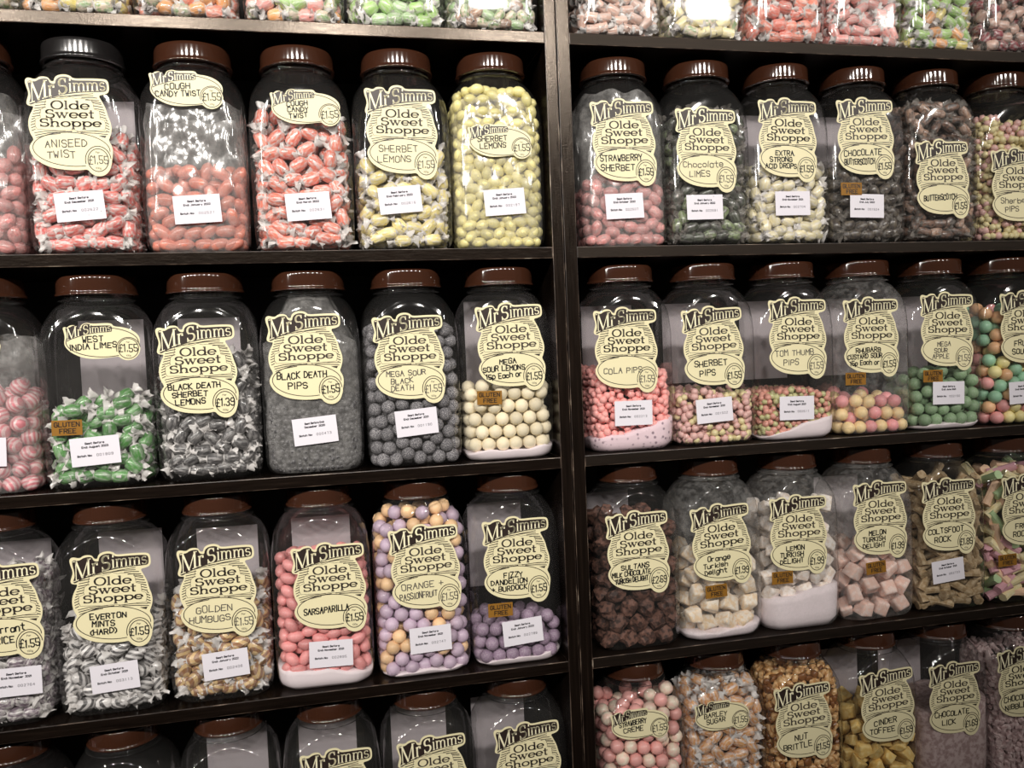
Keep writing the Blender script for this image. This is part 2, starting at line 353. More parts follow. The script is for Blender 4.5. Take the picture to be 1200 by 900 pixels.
GL = {  # serif glyphs: (advance, strokes); k = contrast pen, n = thin pen, b = thick pen
 'O': (0.92, [('k', arc(0.46, 0.5, 0.38, 0.5, 0, 360, 24))]),
 'l': (0.34, stem(0.17, 0, 1.0, True, 'l')),
 'd': (0.78, [('k', arc(0.36, XH/2, 0.28, XH/2, 0, 360, 20))] + stem(0.62, 0, 1.0, False, 'l') + [('n', [(0.62, 0), (0.74, 0.0)])]),
 'e': (0.70, [('k', arc(0.35, XH/2, 0.28, XH/2, 0, 320, 20)), ('n', [(0.08, XH/2), (0.63, XH/2)])]),
 'S': (0.72, [('k', arc(0.35, 0.75, 0.25, 0.25, 35, 235, 12) + arc(0.36, 0.26, 0.28, 0.26, 70, -150, 14)), ('n', [(0.58, 0.75), (0.58, 0.98)]), ('n', [(0.09, 0.0), (0.09, 0.26)])]),
 's': (0.56, [('k', arc(0.27, XH*0.75, 0.18, XH*0.25, 35, 235, 10) + arc(0.28, XH*0.26, 0.20, XH*0.26, 70, -150, 12))]),
 'w': (0.98, [('b', [(0.12, XH), (0.32, 0.02)]), ('n', [(0.32, 0.02), (0.5, XH)]), ('b', [(0.46, XH), (0.66, 0.02)]), ('n', [(0.66, 0.02), (0.86, XH)]), ('n', [(0.0, XH), (0.24, XH)]), ('n', [(0.38, XH), (0.58, XH)]), ('n', [(0.76, XH), (0.96, XH)])]),
 't': (0.46, [('k', [(0.2, 0.92), (0.2, 0.1)] + arc(0.3, 0.1, 0.1, 0.1, 180, 310, 6)), ('n', [(0.04, XH), (0.4, XH)])]),
 'h': (0.80, stem(0.17, 0, 1.0, True, 'l') + [('k', arc(0.39, XH - 0.22, 0.21, 0.22, 170, 0, 10) + [(0.60, 0.0)]), ('n', [(0.49, 0), (0.71, 0)])]),
 'o': (0.74, [('k', arc(0.37, XH/2, 0.30, XH/2, 0, 360, 20))]),
 'p': (0.78, stem(0.17, -0.34, XH, True, 'l') + [('k', arc(0.42, XH/2, 0.28, XH/2, 0, 360, 20))]),
 'M': (1.12, [('n', [(0.16, 0), (0.16, 1)]), ('b', [(0.16, 1), (0.55, 0.02)]), ('n', [(0.55, 0.02), (0.93, 1)]), ('b', [(0.93, 1), (0.93, 0)]), ('n', [(0.0, 0), (0.30, 0)]), ('n', [(0.0, 1), (0.22, 1)]), ('n', [(0.78, 0), (1.08, 0)]), ('n', [(0.88, 1), (1.08, 1)])]),
 'r': (0.56, stem(0.17, 0, XH, True, 'l') + [('k', arc(0.36, XH - 0.2, 0.19, 0.2, 170, 50, 6)), ('b', [(0.47, XH - 0.02), (0.48, XH - 0.13)])]),
 'i': (0.34, stem(0.17, 0, XH, True, 'l') + [('b', [(0.17, 0.84), (0.17, 0.97)])]),
 'm': (1.14, stem(0.17, 0, XH, True, 'l') + [('k', arc(0.37, XH - 0.2, 0.19, 0.2, 170, 0, 8) + [(0.56, 0)]), ('k', arc(0.77, XH - 0.2, 0.19, 0.2, 170, 0, 8) + [(0.96, 0)]), ('n', [(0.46, 0), (0.67, 0)]), ('n', [(0.86, 0), (1.07, 0)])])}
def serif(ink, word, x0, x1, basef, capf, wt, wn, mi, lay):
    tot = sum(GL[c][0] for c in word); sx = (x1 - x0)/tot; x = x0
    for c in word:
        adv, sts = GL[c]
        for kind, pts in sts:
            q = [(x + gx*sx, basef(x + gx*sx) + gy*capf(x + gx*sx)) for gx, gy in pts]
            if kind == 'k': ink.line(q, wt, mi, lay, thin=wn, ext=0.25)
            else: ink.line(q, wt if kind == 'b' else wn, mi, lay, ext=0.3)
        x += adv*sx
def pw(tab): return lambda x: float(np.interp(x, [a for a, b in tab], [b for a, b in tab]))
def smooth_poly(pts, n=3):
    for _ in range(n):
        q = []
        for i, (x0, y0) in enumerate(pts):
            x1, y1 = pts[(i + 1) % len(pts)]; q += [(0.75*x0 + 0.25*x1, 0.75*y0 + 0.25*y1), (0.25*x0 + 0.75*x1, 0.25*y0 + 0.75*y1)]
        pts = q
    return pts
# traced in a 750-wide sheet, y down
def mr_simms(ink, f, k, lay):
    """the banner name: dark plate with pale serif letters; f maps sheet units to the sticker's"""
    band = [(52, 112), (75, 100), (112, 112), (152, 84), (216, 80), (226, 118), (268, 128), (272, 92), (300, 66), (350, 58), (386, 72), (404, 92), (520, 88), (640, 88), (664, 98), (672, 130), (668, 172), (640, 180), (500, 186), (400, 198), (300, 218), (240, 236), (180, 256), (120, 276), (74, 304), (58, 292), (80, 230)]
    ink.poly([f(x, y) for x, y in smooth_poly(band, 2)], 1, lay)
    tmp = Ink()
    base = pw([(70, -287), (130, -262), (205, -232), (250, -222), (345, -198), (400, -186), (660, -165)])
    cap = pw([(70, 172), (130, 160), (205, 134), (250, 136), (300, 126), (345, 122), (400, 112), (660, 98)])
    serif(tmp, 'M', 66, 210, base, cap, 16, 7, 0, lay + 0.00012)
    serif(tmp, 'r', 210, 262, base, cap, 14, 7, 0, lay + 0.00012)
    serif(tmp, 'S', 288, 362, base, cap, 17, 8, 0, lay + 0.00012)
    serif(tmp, 'imms', 368, 662, base, cap, 11.5, 5.5, 0, lay + 0.00012)
    for F_, m_ in zip(tmp.F, tmp.m): ink.poly([f(tmp.V[i][0], -tmp.V[i][1]) for i in F_], 2, lay + 0.00012)
def ellipse(cx, cy, rx, ry, n=48, tilt=0.0):
    return [(cx + rx*math.cos(t)*math.cos(tilt) - ry*math.sin(t)*math.sin(tilt), cy + rx*math.cos(t)*math.sin(tilt) + ry*math.sin(t)*math.cos(tilt)) for t in [2*PI*k/n for k in range(n)]]
def tri_extrude(name, pts, th, mat_face):
    """closed outline -> thin sheet facing -y, with real thickness"""
    bm = bmesh.new(); vs = [bm.verts.new((x, 0, y)) for x, y in pts]; f = bm.faces.new(vs)
    r = bmesh.ops.extrude_face_region(bm, geom=[f])
    for v in [g for g in r['geom'] if isinstance(g, bmesh.types.BMVert)]: v.co.y -= th
    bmesh.ops.triangulate(bm, faces=bm.faces[:]); bmesh.ops.recalc_face_normals(bm, faces=bm.faces[:])
    me = bpy.data.meshes.new(name); bm.to_mesh(me); bm.free(); me.materials.append(mat_face); return me
BS = 0.0001425                                          # metres per sheet unit, large sticker
big_out = smooth_poly([(48, 305), (38, 285), (50, 245), (62, 205), (38, 130), (36, 95), (60, 74), (118, 92), (150, 64), (214, 66), (232, 100), (258, 104), (264, 72), (292, 48), (345, 40), (388, 52), (408, 76), (520, 70), (640, 70), (678, 80), (688, 122), (686, 182), (650, 202), (600, 210), (622, 250), (655, 318), (668, 380), (690, 440), (695, 500), (676, 565), (664, 585), (692, 635), (697, 690), (682, 770), (668, 835), (625, 880), (570, 890), (516, 866), (490, 828), (440, 838), (330, 838), (200, 818), (98, 762), (55, 700), (45, 650), (68, 605), (85, 588), (54, 530), (44, 455), (58, 390), (88, 335), (92, 312), (75, 312)], 2)
bf = lambda x, y: (x - 366, 465 - y)
def big_sticker():
    base = tri_extrude('shop_sticker', [(a*BS, b*BS) for a, b in [bf(x, y) for x, y in big_out]], 0.0003, M['cream'])
    ink = Ink(); L1, L2, L3 = 0.0004, 0.0005, 0.0006
    outl = [(0, 240), (0, 0)]
    xo = pw([(280, 112), (330, 100), (400, 78), (455, 66), (520, 74), (570, 92)]); xi = pw([(255, 196), (330, 186), (340, 148), (400, 140), (412, 100), (500, 100)])
    yo = pw([(215, 590), (260, 612), (320, 640), (390, 652), (440, 672), (500, 676), (560, 662)]); yi = pw([(240, 552), (322, 560), (334, 604), (402, 608), (414, 648), (505, 648)])
    for k in range(11):
        y = 278 + 23*k
        if xi(y) - xo(y) > 4: ink.line([bf(xo(y), y + 6), bf(xi(y) - 2, y - 6)], 7 if k % 2 else 7, 1, L1)
        if yo(y) - yi(y) > 4: ink.line([bf(yi(y) + 2, y - 4), bf(yo(y), y + 8)], 8 if k % 2 else 7, 1, L1)
    for x0, y0, x1, y1, w_ in [(300, 232, 560, 196, 6), (372, 222, 560, 214, 6), (470, 232, 588, 232, 7), (500, 250, 604, 254, 7), (240, 240, 350, 222, 5), (150, 262, 235, 246, 5), (545, 262, 620, 274, 7)]:
        ink.line([bf(x0, y0), bf((x0 + x1)/2, (y0 + y1)/2 - 3), bf(x1, y1)], w_, 1, L1)
    for x0, y0, xm, ym, x1, y1, w_ in [(92, 532, 180, 516, 330, 510, 6), (98, 552, 200, 530, 380, 516, 7), (104, 572, 190, 548, 290, 534, 6), (420, 516, 540, 508, 655, 516, 6), (450, 524, 560, 526, 660, 536, 7)]:
        ink.line([bf(x0, y0), bf(xm, ym), bf(x1, y1)], w_, 1, L1)
    ink.poly([bf(588, 545), bf(650, 545), bf(640, 566), bf(610, 556)], 1, L1)
    for k in range(5):
        ink.line([bf(*p) for p in [(xi(350 + 0*k) + 12, 0)][:0]] or [bf(0, 0), bf(0, 0)], 1)
    # outline of the cloud plate
    for pts in ([(186, 268), (188, 245), (230, 236), (300, 246), (345, 238), (372, 226), (420, 240), (450, 236), (548, 250), (560, 300), (562, 326)], [(186, 268), (176, 318), (148, 340), (140, 380), (144, 402)], [(144, 402), (102, 420), (98, 470), (112, 502), (200, 504), (300, 512), (372, 506), (460, 516), (560, 506), (640, 500), (650, 452), (640, 418), (606, 404)], [(562, 326), (602, 340), (606, 380), (606, 404)]):
        ink.line([bf(*p) for p in pts], 3, 3, L1)
    mr_simms(ink, bf, 1, L2)
    for wd, x0, x1, yb, ch in (('Olde', 222, 530, 330, 68), ('Sweet', 178, 565, 402, 66), ('Shoppe', 132, 618, 474, 62)):
        tmp = Ink(); serif(tmp, wd, x0, x1, lambda x: -yb + 0.03*(x - 366)*0.5, lambda x: ch, 15.5, 8.0, 0, 0)
        for F_ in tmp.F: ink.poly([bf(tmp.V[i][0], -tmp.V[i][1]) for i in F_], 3, L2)
    el = ellipse(373, 664, 300, 141, 64, 0.045); ink.line([bf(*p) for p in el[60:] + el[:61]][::1] if False else [bf(*p) for p in el if not (p[0] > 480 and p[1] > 680)] if False else [bf(*p) for p in el[4:] + el[:1]], 6.5, 1, L1)
    # price roundel on its own pale disc
    ink.poly([bf(*p) for p in ellipse(577, 752, 108, 124, 40)], 0, L2 - 0.00005)
    c_out = ellipse(577, 752, 101, 117, 48); ink.line([bf(*p) for p in c_out[22:48]], 7, 1, L2)
    c_in = ellipse(577, 752, 81, 95, 48); ink.line([bf(*p) for p in c_in + c_in[:1]], 7, 1, L2)
    write(ink, 'Per', 577 - 366, 465 - 694, 14, 60, 2.5, 3, L2); write(ink, '100g', 577 - 366, 465 - 826, 14, 60, 2.5, 3, L2)
    me = mesh('lettering', [(x*BS, -l, y*BS) for x, y, l in ink.V], ink.F, ink.m)
    for m_ in (M['cream'], M['print'], M['rim'], M['print_grey']): me.materials.append(m_)
    return base, me
SS = 0.0000995
small_out = smooth_poly([(118, 330), (108, 262), (96, 218), (112, 198), (150, 206), (172, 182), (236, 176), (250, 210), (288, 220), (306, 172), (370, 150), (424, 166), (540, 160), (644, 160), (662, 202), (765, 210), (865, 245), (936, 300), (964, 362), (950, 432), (950, 520), (905, 596), (830, 624), (756, 610), (712, 570), (690, 572), (480, 596), (330, 586), (200, 528), (126, 458), (104, 400)], 2)
sf = lambda x, y: (x - 532, 388 - y)
def small_sticker():
    base = tri_extrude('shop_sticker', [(a*SS, b*SS) for a, b in [sf(x, y) for x, y in small_out]], 0.0003, M['cream'])
    ink = Ink(); L1, L2 = 0.0004, 0.0005
    el = ellipse(535, 392, 408, 180, 64, 0.02); ink.line([sf(*p) for p in el[4:] + el[:1]], 9, 1, L1)
    mr_simms(ink, lambda x, y: sf((x - 55)*0.848 + 125, (y - 62)*0.88 + 165), 1, L2)
    ink.poly([sf(*p) for p in ellipse(825, 475, 136, 138, 40)], 0, L2 - 0.00005)
    co = ellipse(825, 475, 136, 136, 48); ink.line([sf(*p) for p in co[22:48]], 9, 1, L2)
    ci = ellipse(825, 475, 116, 122, 48); ink.line([sf(*p) for p in ci + ci[:1]], 9, 1, L2)
    write(ink, 'Per', 825 - 532, 388 - 405, 17, 80, 3, 3, L2); write(ink, '100g', 825 - 532, 388 - 570, 17, 80, 3, 3, L2)
    me = mesh('lettering', [(x*SS, -l, y*SS) for x, y, l in ink.V], ink.F, ink.m)
    for m_ in (M['cream'], M['print'], M['rim'], M['print_grey']): me.materials.append(m_)
    return base, me
BIG, SMALL = big_sticker(), small_sticker()
def add_sticker(root, kind, dx, dz, lines, price, pale, seed, tilt):
    base, let = BIG if kind == 'b' else SMALL
    s = link('shop_sticker', base, None, root, (dx, -B_ - 0.0002, dz)); s.rotation_euler.y = tilt
    link('lettering', let, None, s)
    if not lines and not price: return
    rnd = random.Random(seed); ink = Ink(); lay = 0.0007
    if kind == 'b':
        n = len(lines); ys = {0: [], 1: [692], 2: [648, 738], 3: [626, 692, 758]}[n]; hs = {0: [], 1: 54, 2: 56, 3: 46}[n]
        for i, (t, y) in enumerate(zip(lines, ys)):
            mw = [430, 400, 340][i] if n > 1 else 400
            if i == n - 1 and n > 1: mw = 345
            write(ink, t, 300 - 366 + (30 if i == 0 else -10), 465 - y, hs, mw, 9.5 if not pale else 7.5, 0, lay, 0.09, 0.03, rnd)
        write(ink, price, 577 - 366 + 2, 465 - 786, 66, 150, 9.5 if not pale else 7.5, 0, lay, 0.06, 0.04, rnd); sc = BS
    else:
        n = len(lines); ys = {0: [], 2: [396, 486], 3: [372, 448, 520]}[n]; hs = {0: 0, 2: 66, 3: 58}[n]
        for i, (t, y) in enumerate(zip(lines, ys)):
            write(ink, t, (425 if i == 0 else 430) - 532, 388 - y, hs, [400, 520, 360][i], 12, 0, lay, 0.09, 0.06, rnd)
        write(ink, price, 825 - 532, 388 - 518, 88, 210, 11, 0, lay, 0.06, 0.04, rnd); sc = SS
    ink.build('handwriting_print', sc, [M['ink_pale' if pale else 'ink']], s, (0, 0, 0))
def rect_mesh(name, w_, h_, th, m_):
    return tri_extrude(name, [(-w_/2, -h_/2), (w_/2, -h_/2), (w_/2, h_/2), (-w_/2, h_/2)], th, m_)
DATE = rect_mesh('date_label', 0.0555, 0.0345, 0.0003, M['white'])
def add_date(root, dx, dz, month, batch, tilt, two=False):
    s = link('date_label', DATE, None, root, (dx, -B_ - 0.0002, dz)); s.rotation_euler.y = tilt
    ink = Ink()
    write(ink, 'Best Before' if not two else 'Best Before End:', 0, 88, 22, 240, 6.2, 0, 0.0005)
    write(ink, ('End: ' + month) if not two else month, 0, 44, 22, 340, 6.2, 0, 0.0005)
    write(ink, 'Batch No:', -205, -60, 22, 160, 6.2, 0, 0.0005, left=True)
    x = 5
    for c in batch: write(ink, c, x + 15, -64, 28, 19, 4.6, 1, 0.0005); x += 33
    ink.build('print', 0.0001, [M['type'], M['stamp']], s, (0, 0, 0))
GF = rect_mesh('gluten_free_label', 0.034, 0.0185, 0.0003, M['ochre'])
def gf_print():
    ink = Ink(); write(ink, 'GLUTEN', 0, 14, 52, 290, 11, 0, 0.0005); write(ink, 'FREE', 8, -66, 52, 200, 11, 0, 0.0005)
    me = mesh('print', [(x*0.0001, -l, y*0.0001) for x, y, l in ink.V], ink.F, ink.m); me.materials.append(M['print']); return me
GFP = gf_print()
def add_gf(root, dx, dz, tilt):
    s = link('gluten_free_label', GF, None, root, (dx, -B_ - 0.0002, dz)); s.rotation_euler.y = tilt
    link('print', GFP, None, s)
BACK = rect_mesh('back_label', 0.080, 0.122, 0.0003, M['back'])

# ------------------------------------------------------------------ sweets: shapes
def ico(sub, r=1.0, noise=0.0, seed=0, scale=(1, 1, 1)):
    bm = bmesh.new(); bmesh.ops.create_icosphere(bm, subdivisions=sub, radius=1.0)
    rd = random.Random(seed)
    for v in bm.verts:
        k = 1 + rd.uniform(-noise, noise); v.co = Vector((v.co.x*scale[0], v.co.y*scale[1], v.co.z*scale[2]))*r*k
    V = [tuple(v.co) for v in bm.verts]; F = [tuple(v.index for v in f.verts) for f in bm.faces]; bm.free(); return V, F
def sh_ball(r, hi, seed): V, F = ico(2 if hi else 1, r, 0.012, seed); return V, F, [0]*len(F), True
def sh_oval(r, hi, seed): V, F = ico(2 if hi else 1, r, 0.02, seed, (1.28, 0.86, 0.86)); return V, F, [0]*len(F), True
def sh_lemon(r, hi, seed):
    V, F = ico(2 if hi else 1, 1.0, 0.01, seed); q = []
    for x, y, z in V: k = 0.92*(1 - 0.10*abs(x)**2); q.append((r*1.22*x*(1 + 0.12*abs(x)**6), r*k*y, r*k*z))
    return q, F, [0]*len(F), True
def ring_shape(st, n, fan, seed, mats, jit):
    rd = random.Random(seed); V, F, mi = [], [], []; ph = rd.uniform(0, 6)
    for j, (x, r, fl_) in enumerate(st):
        for k in range(n):
            a = 2*PI*k/n
            rr = r*(1 + fl_*0.42*math.sin(3*a + ph + j)) + rd.uniform(-jit, jit)*(1 + 2*fl_)
            V.append((x + fl_*rd.uniform(-1, 1)*0.0018, rr*math.cos(a), rr*math.sin(a)*(1 - 0.45*fl_)))
    for j in range(len(st) - 1):
        for k in range(n): F.append((j*n + k, (j + 1)*n + k, (j + 1)*n + (k + 1) % n, j*n + (k + 1) % n)); mi.append(mats[j])
    return V, F, mi
def sh_wrap(r, hi, seed, fat=1.0, ln=1.0):
    R = r*0.80*fat; x = r*1.02*ln
    st = [(-x*1.95, R*0.98, 1), (-x*1.55, R*0.72, 1), (-x*1.18, R*0.26, 0.2), (-x*0.97, R*0.72, 0), (-x*0.62, R*0.97, 0), (0, R*1.02, 0), (x*0.62, R*0.97, 0), (x*0.97, R*0.72, 0), (x*1.18, R*0.26, 0.2), (x*1.55, R*0.72, 1), (x*1.95, R*0.98, 1)]
    st = [(a, b_*(1.02 if c_ == 1 else 1), c_) for a, b_, c_ in st]
    V, F, mi = ring_shape(st, 12 if hi else 7, 1, seed, [1, 1, 1, 0, 0, 0, 0, 1, 1, 1], R*0.07)
    return V, F, mi, True
def sh_wrapcyl(r, hi, seed): # short wrapped cylinder with twisted ends
    R = r*0.74; x = r*0.95
    st = [(-x*1.9, R*0.9, 1), (-x*1.5, R*0.7, 1), (-x*1.15, R*0.3, 0.2), (-x*0.95, R*0.93, 0), (-x*0.85, R, 0), (x*0.85, R, 0), (x*0.95, R*0.93, 0), (x*1.15, R*0.3, 0.2), (x*1.5, R*0.7, 1), (x*1.9, R*0.9, 1)]
    V, F, mi = ring_shape(st, 12 if hi else 7, 1, seed, [1, 1, 1, 0, 0, 0, 1, 1, 1], R*0.05)
    return V, F, mi, True
def sh_barrel(r, hi, seed):  # ribbed twisted barrel, unwrapped
    n, rows = (14, 9) if hi else (7, 5); V, F = [], []
    for j in range(rows):
        t = -1 + 2*j/(rows - 1); x = r*1.35*t; R = r*0.80*math.sqrt(max(0.06, 1 - abs(t)**2.6))
        for k in range(n):
            a = 2*PI*k/n; rr = R*(1 + 0.08*math.sin(5*a + 3.5*t + seed)); V.append((x, rr*math.cos(a), rr*math.sin(a)))
    for j in range(rows - 1):
        for k in range(n): F.append((j*n + k, (j + 1)*n + k, (j + 1)*n + (k + 1) % n, j*n + (k + 1) % n))
    F.append(tuple(range(n))); F.append(tuple(reversed(range((rows - 1)*n, rows*n)))); return V, F, [0]*len(F), True
def sh_stick(r, hi, seed, L=1.75, q=0.56):
    rd = random.Random(seed); n = 10 if hi else 6; V, F = [], []; bend = rd.uniform(-0.10, 0.10)*r; rows = 5
    for j in range(rows):
        t = -1 + 2*j/(rows - 1); x = r*L*t; R = r*q*(1.08 if j in (0, rows - 1) else 0.96)
        for k in range(n):
            a = 2*PI*k/n; rr = R*(1 + 0.05*math.sin(4*a)) + rd.uniform(-0.03, 0.03)*r
            V.append((x, rr*math.cos(a) + bend*t*t, rr*math.sin(a)))
    for j in range(rows - 1):
        for k in range(n): F.append((j*n + k, (j + 1)*n + k, (j + 1)*n + (k + 1) % n, j*n + (k + 1) % n))
    F.append(tuple(range(n))); F.append(tuple(reversed(range((rows - 1)*n, rows*n)))); return V, F, [0]*len(F), False
def sh_cube(r, hi, seed, irr=0.10):
    rd = random.Random(seed); bm = bmesh.new(); bmesh.ops.create_cube(bm, size=1.5*r)
    sc = (rd.uniform(0.9, 1.2), rd.uniform(0.8, 1.05), rd.uniform(0.75, 1.0))
    for v in bm.verts: v.co = Vector([v.co[i]*sc[i] + rd.uniform(-irr, irr)*r for i in range(3)])
    bmesh.ops.bevel(bm, geom=bm.edges[:], offset=0.2*r, segments=2 if hi else 1, affect='EDGES', profile=0.5)
    for v in bm.verts: v.co += Vector([rd.uniform(-1, 1)*0.02*r for _ in range(3)])
    V = [tuple(v.co) for v in bm.verts]; F = [tuple(v.index for v in f.verts) for f in bm.faces]; bm.free(); return V, F, [0]*len(F), True
def sh_lump(r, hi, seed, rough=0.30):
    rd = random.Random(seed); V, F = ico(2 if hi else 1, r, 0.0, seed, (rd.uniform(0.95, 1.2), rd.uniform(0.8, 1.0), rd.uniform(0.75, 1.0)))
    ph = [rd.uniform(0, 6) for _ in range(6)]; q = []
    for x, y, z in V:
        k = 1 + rough*(math.sin(2.6*x/r + ph[0])*math.sin(2.9*y/r + ph[1]) + 0.6*math.sin(5*z/r + ph[2])*math.sin(4.5*x/r + ph[3])) + rd.uniform(-0.05, 0.05)
        q.append((x*k, y*k, z*k))
    return q, F, [0]*len(F), False
def sh_chunk(r, hi, seed): return sh_cube(r, hi, seed, 0.38)
SHAPES = dict(ball=sh_ball, oval=sh_oval, lemon=sh_lemon, wrap=sh_wrap, wrapcyl=sh_wrapcyl, barrel=sh_barrel, stick=sh_stick, cube=sh_cube, lump=sh_lump, chunk=sh_chunk,
              slab=lambda r, h, s: sh_cube(r, h, s, 0.24), wraplong=lambda r, h, s: sh_wrap(r, h, s, 0.82, 1.15), wrapfat=lambda r, h, s: sh_wrap(r, h, s, 1.08, 0.92), nib=lambda r, h, s: sh_stick(r, h, s, 1.25, 0.72))
ELONG = dict(ball=0, oval=1.28, lemon=1.3, wrap=1.95, wrapcyl=1.8, barrel=1.35, stick=1.75, cube=0.9, slab=0.9, lump=1.0, chunk=1.0, wraplong=2.15, wrapfat=1.8, nib=1.25)

# ------------------------------------------------------------------ sweets: packing
def wall_limits(z, r):
    ins = np.where(z < 0.018, 0.0105*(1 - np.sqrt(np.clip(1 - (1 - np.clip(z, 0, 0.018)/0.018)**2, 0, 1))), 0) + 0.0022
    return A_ - ins - r, B_ - ins - r
DZ_, DR_ = np.array([a for a, b in DOME]), np.array([b for a, b in DOME])
PACKS = {}
def keep_inside(A, gap=0.0012):
    """press points (jar coordinates) back inside the jar's wall"""
    A = np.array(A, float); A[:, 2] = np.clip(A[:, 2], 0.0016, 0.2275); z = A[:, 2]; h = np.hypot(A[:, 0], A[:, 1]) + 1e-9; ct, st = np.abs(A[:, 0])/h, np.abs(A[:, 1])/h
    ins = np.where(z < 0.018, 0.0105*(1 - np.sqrt(np.clip(1 - (1 - z/0.018)**2, 0, 1))) + 0.0012, 0.0012*np.clip(1 - (z - 0.018)/0.03, 0, 1))
    a, b = A_ - ins, B_ - ins
    ds = np.stack([a/np.maximum(ct, 1e-6), b/np.maximum(st, 1e-6), (a + b - 0.0155)/(ct + st), np.where(z > 0.168, np.interp(z, DZ_, DR_), 0.2)])
    m = ds.min(0); lim = m - 0.0076*np.log(np.exp(-(ds - m)/0.0076).sum(0)) - gap
    k = np.minimum(1, lim/h); A[:, 0] *= k; A[:, 1] *= k
    return A
def pack(r, fill, z0=0.001, phi=0.60, seed=0):
    key = (round(r, 5), round(fill, 3), round(z0, 3), seed)
    if key in PACKS: return PACKS[key]
    g = np.random.default_rng(seed + 5)
    vol = (2*A_ - 0.006)*(2*B_ - 0.006)*(fill - z0)*0.95; n = int(vol*phi/(4.18879*r**3)); n = max(6, min(n, 1300))
    P = np.stack([g.uniform(-A_ + r, A_ - r, n), g.uniform(-B_ + r, B_ - r, n), g.uniform(z0 + r, max(z0 + 1.2*r, fill - r), n)], 1).astype(np.float32)
    its = 75 if n < 700 else 50
    iu = None
    for it in range(its):
        P[:, 2] -= 0.00035*(1 - it/its)
        if it % 4 == 0 or iu is None:
            d2 = ((P[:, None, :] - P[None, :, :])**2).sum(-1)
            I, J = np.nonzero(np.triu(d2 < (2.9*r)**2, 1)); iu = (I, J)
        I, J = iu; d = P[I] - P[J]; l = np.sqrt((d**2).sum(1)) + 1e-9; o = np.clip(2*r - l, 0, None); mv = (d/l[:, None])*(o*0.42)[:, None]
        np.add.at(P, I, mv); np.add.at(P, J, -mv)
        lx, ly = wall_limits(P[:, 2], r + 0.0004)
        P[:, 0] = np.clip(P[:, 0], -lx, lx); P[:, 1] = np.clip(P[:, 1], -ly, ly); P[:, 2] = np.maximum(P[:, 2], z0 + r)
        # chamfered corners and shoulder
        lim = A_ + B_ - 0.0155 - 0.004 - 1.414*r; s = np.abs(P[:, 0]) + np.abs(P[:, 1]); ov = np.clip(s - lim, 0, None)/2
        P[:, 0] -= np.sign(P[:, 0])*ov; P[:, 1] -= np.sign(P[:, 1])*ov
        R = np.hypot(P[:, 0], P[:, 1]) + 1e-9; dm = np.where(P[:, 2] > 0.168, np.interp(P[:, 2], DZ_, DR_), 1.0) - 0.0055 - r*0.9; k = np.minimum(1, np.maximum(dm, 0.005)/R)
        P[:, 0] *= k; P[:, 1] *= k; P[:, 2] = np.minimum(P[:, 2], 0.222)
    PACKS[key] = P; return P
def depth_in(P):
    """how far a point lies behind the front and side walls"""
    return np.minimum(B_ + P[:, 1], A_ - np.abs(P[:, 0]))
def project(Pw):
    d = Pw - CAM; z = d@fw; return 600 + FOC*(d@rt)/z, 450 - FOC*(d@up)/z, z
def visible(Pw, r):
    """which sweets of one jar the photograph's frame shows (more than a sliver)"""
    px, py, z = project(Pw); R = FOC*r/z; x0, y0 = px.min() - 30, py.min() - 30
    W_, H2 = int(px.max() - x0 + 60), int(py.max() - y0 + 60); buf = np.zeros((H2, W_), bool); vis = np.zeros(len(Pw), bool)
    yy, xx = np.mgrid[0:H2, 0:W_]; infr = (xx + x0 >= 0) & (xx + x0 < 1200) & (yy + y0 >= 0) & (yy + y0 < 900)
    for i in np.argsort(z):
        cx, cy, q = px[i] - x0, py[i] - y0, R[i]
        a0, a1, b0, b1 = max(0, int(cy - q)), int(cy + q + 2), max(0, int(cx - q)), int(cx + q + 2)
        m = ((xx[a0:a1, b0:b1] - cx)**2 + (yy[a0:a1, b0:b1] - cy)**2 < q*q)
        tot = m.sum(); free = (m & ~buf[a0:a1, b0:b1] & infr[a0:a1, b0:b1]).sum()
        vis[i] = tot > 0 and free > 0.225*tot; buf[a0:a1, b0:b1] |= m
    return vis
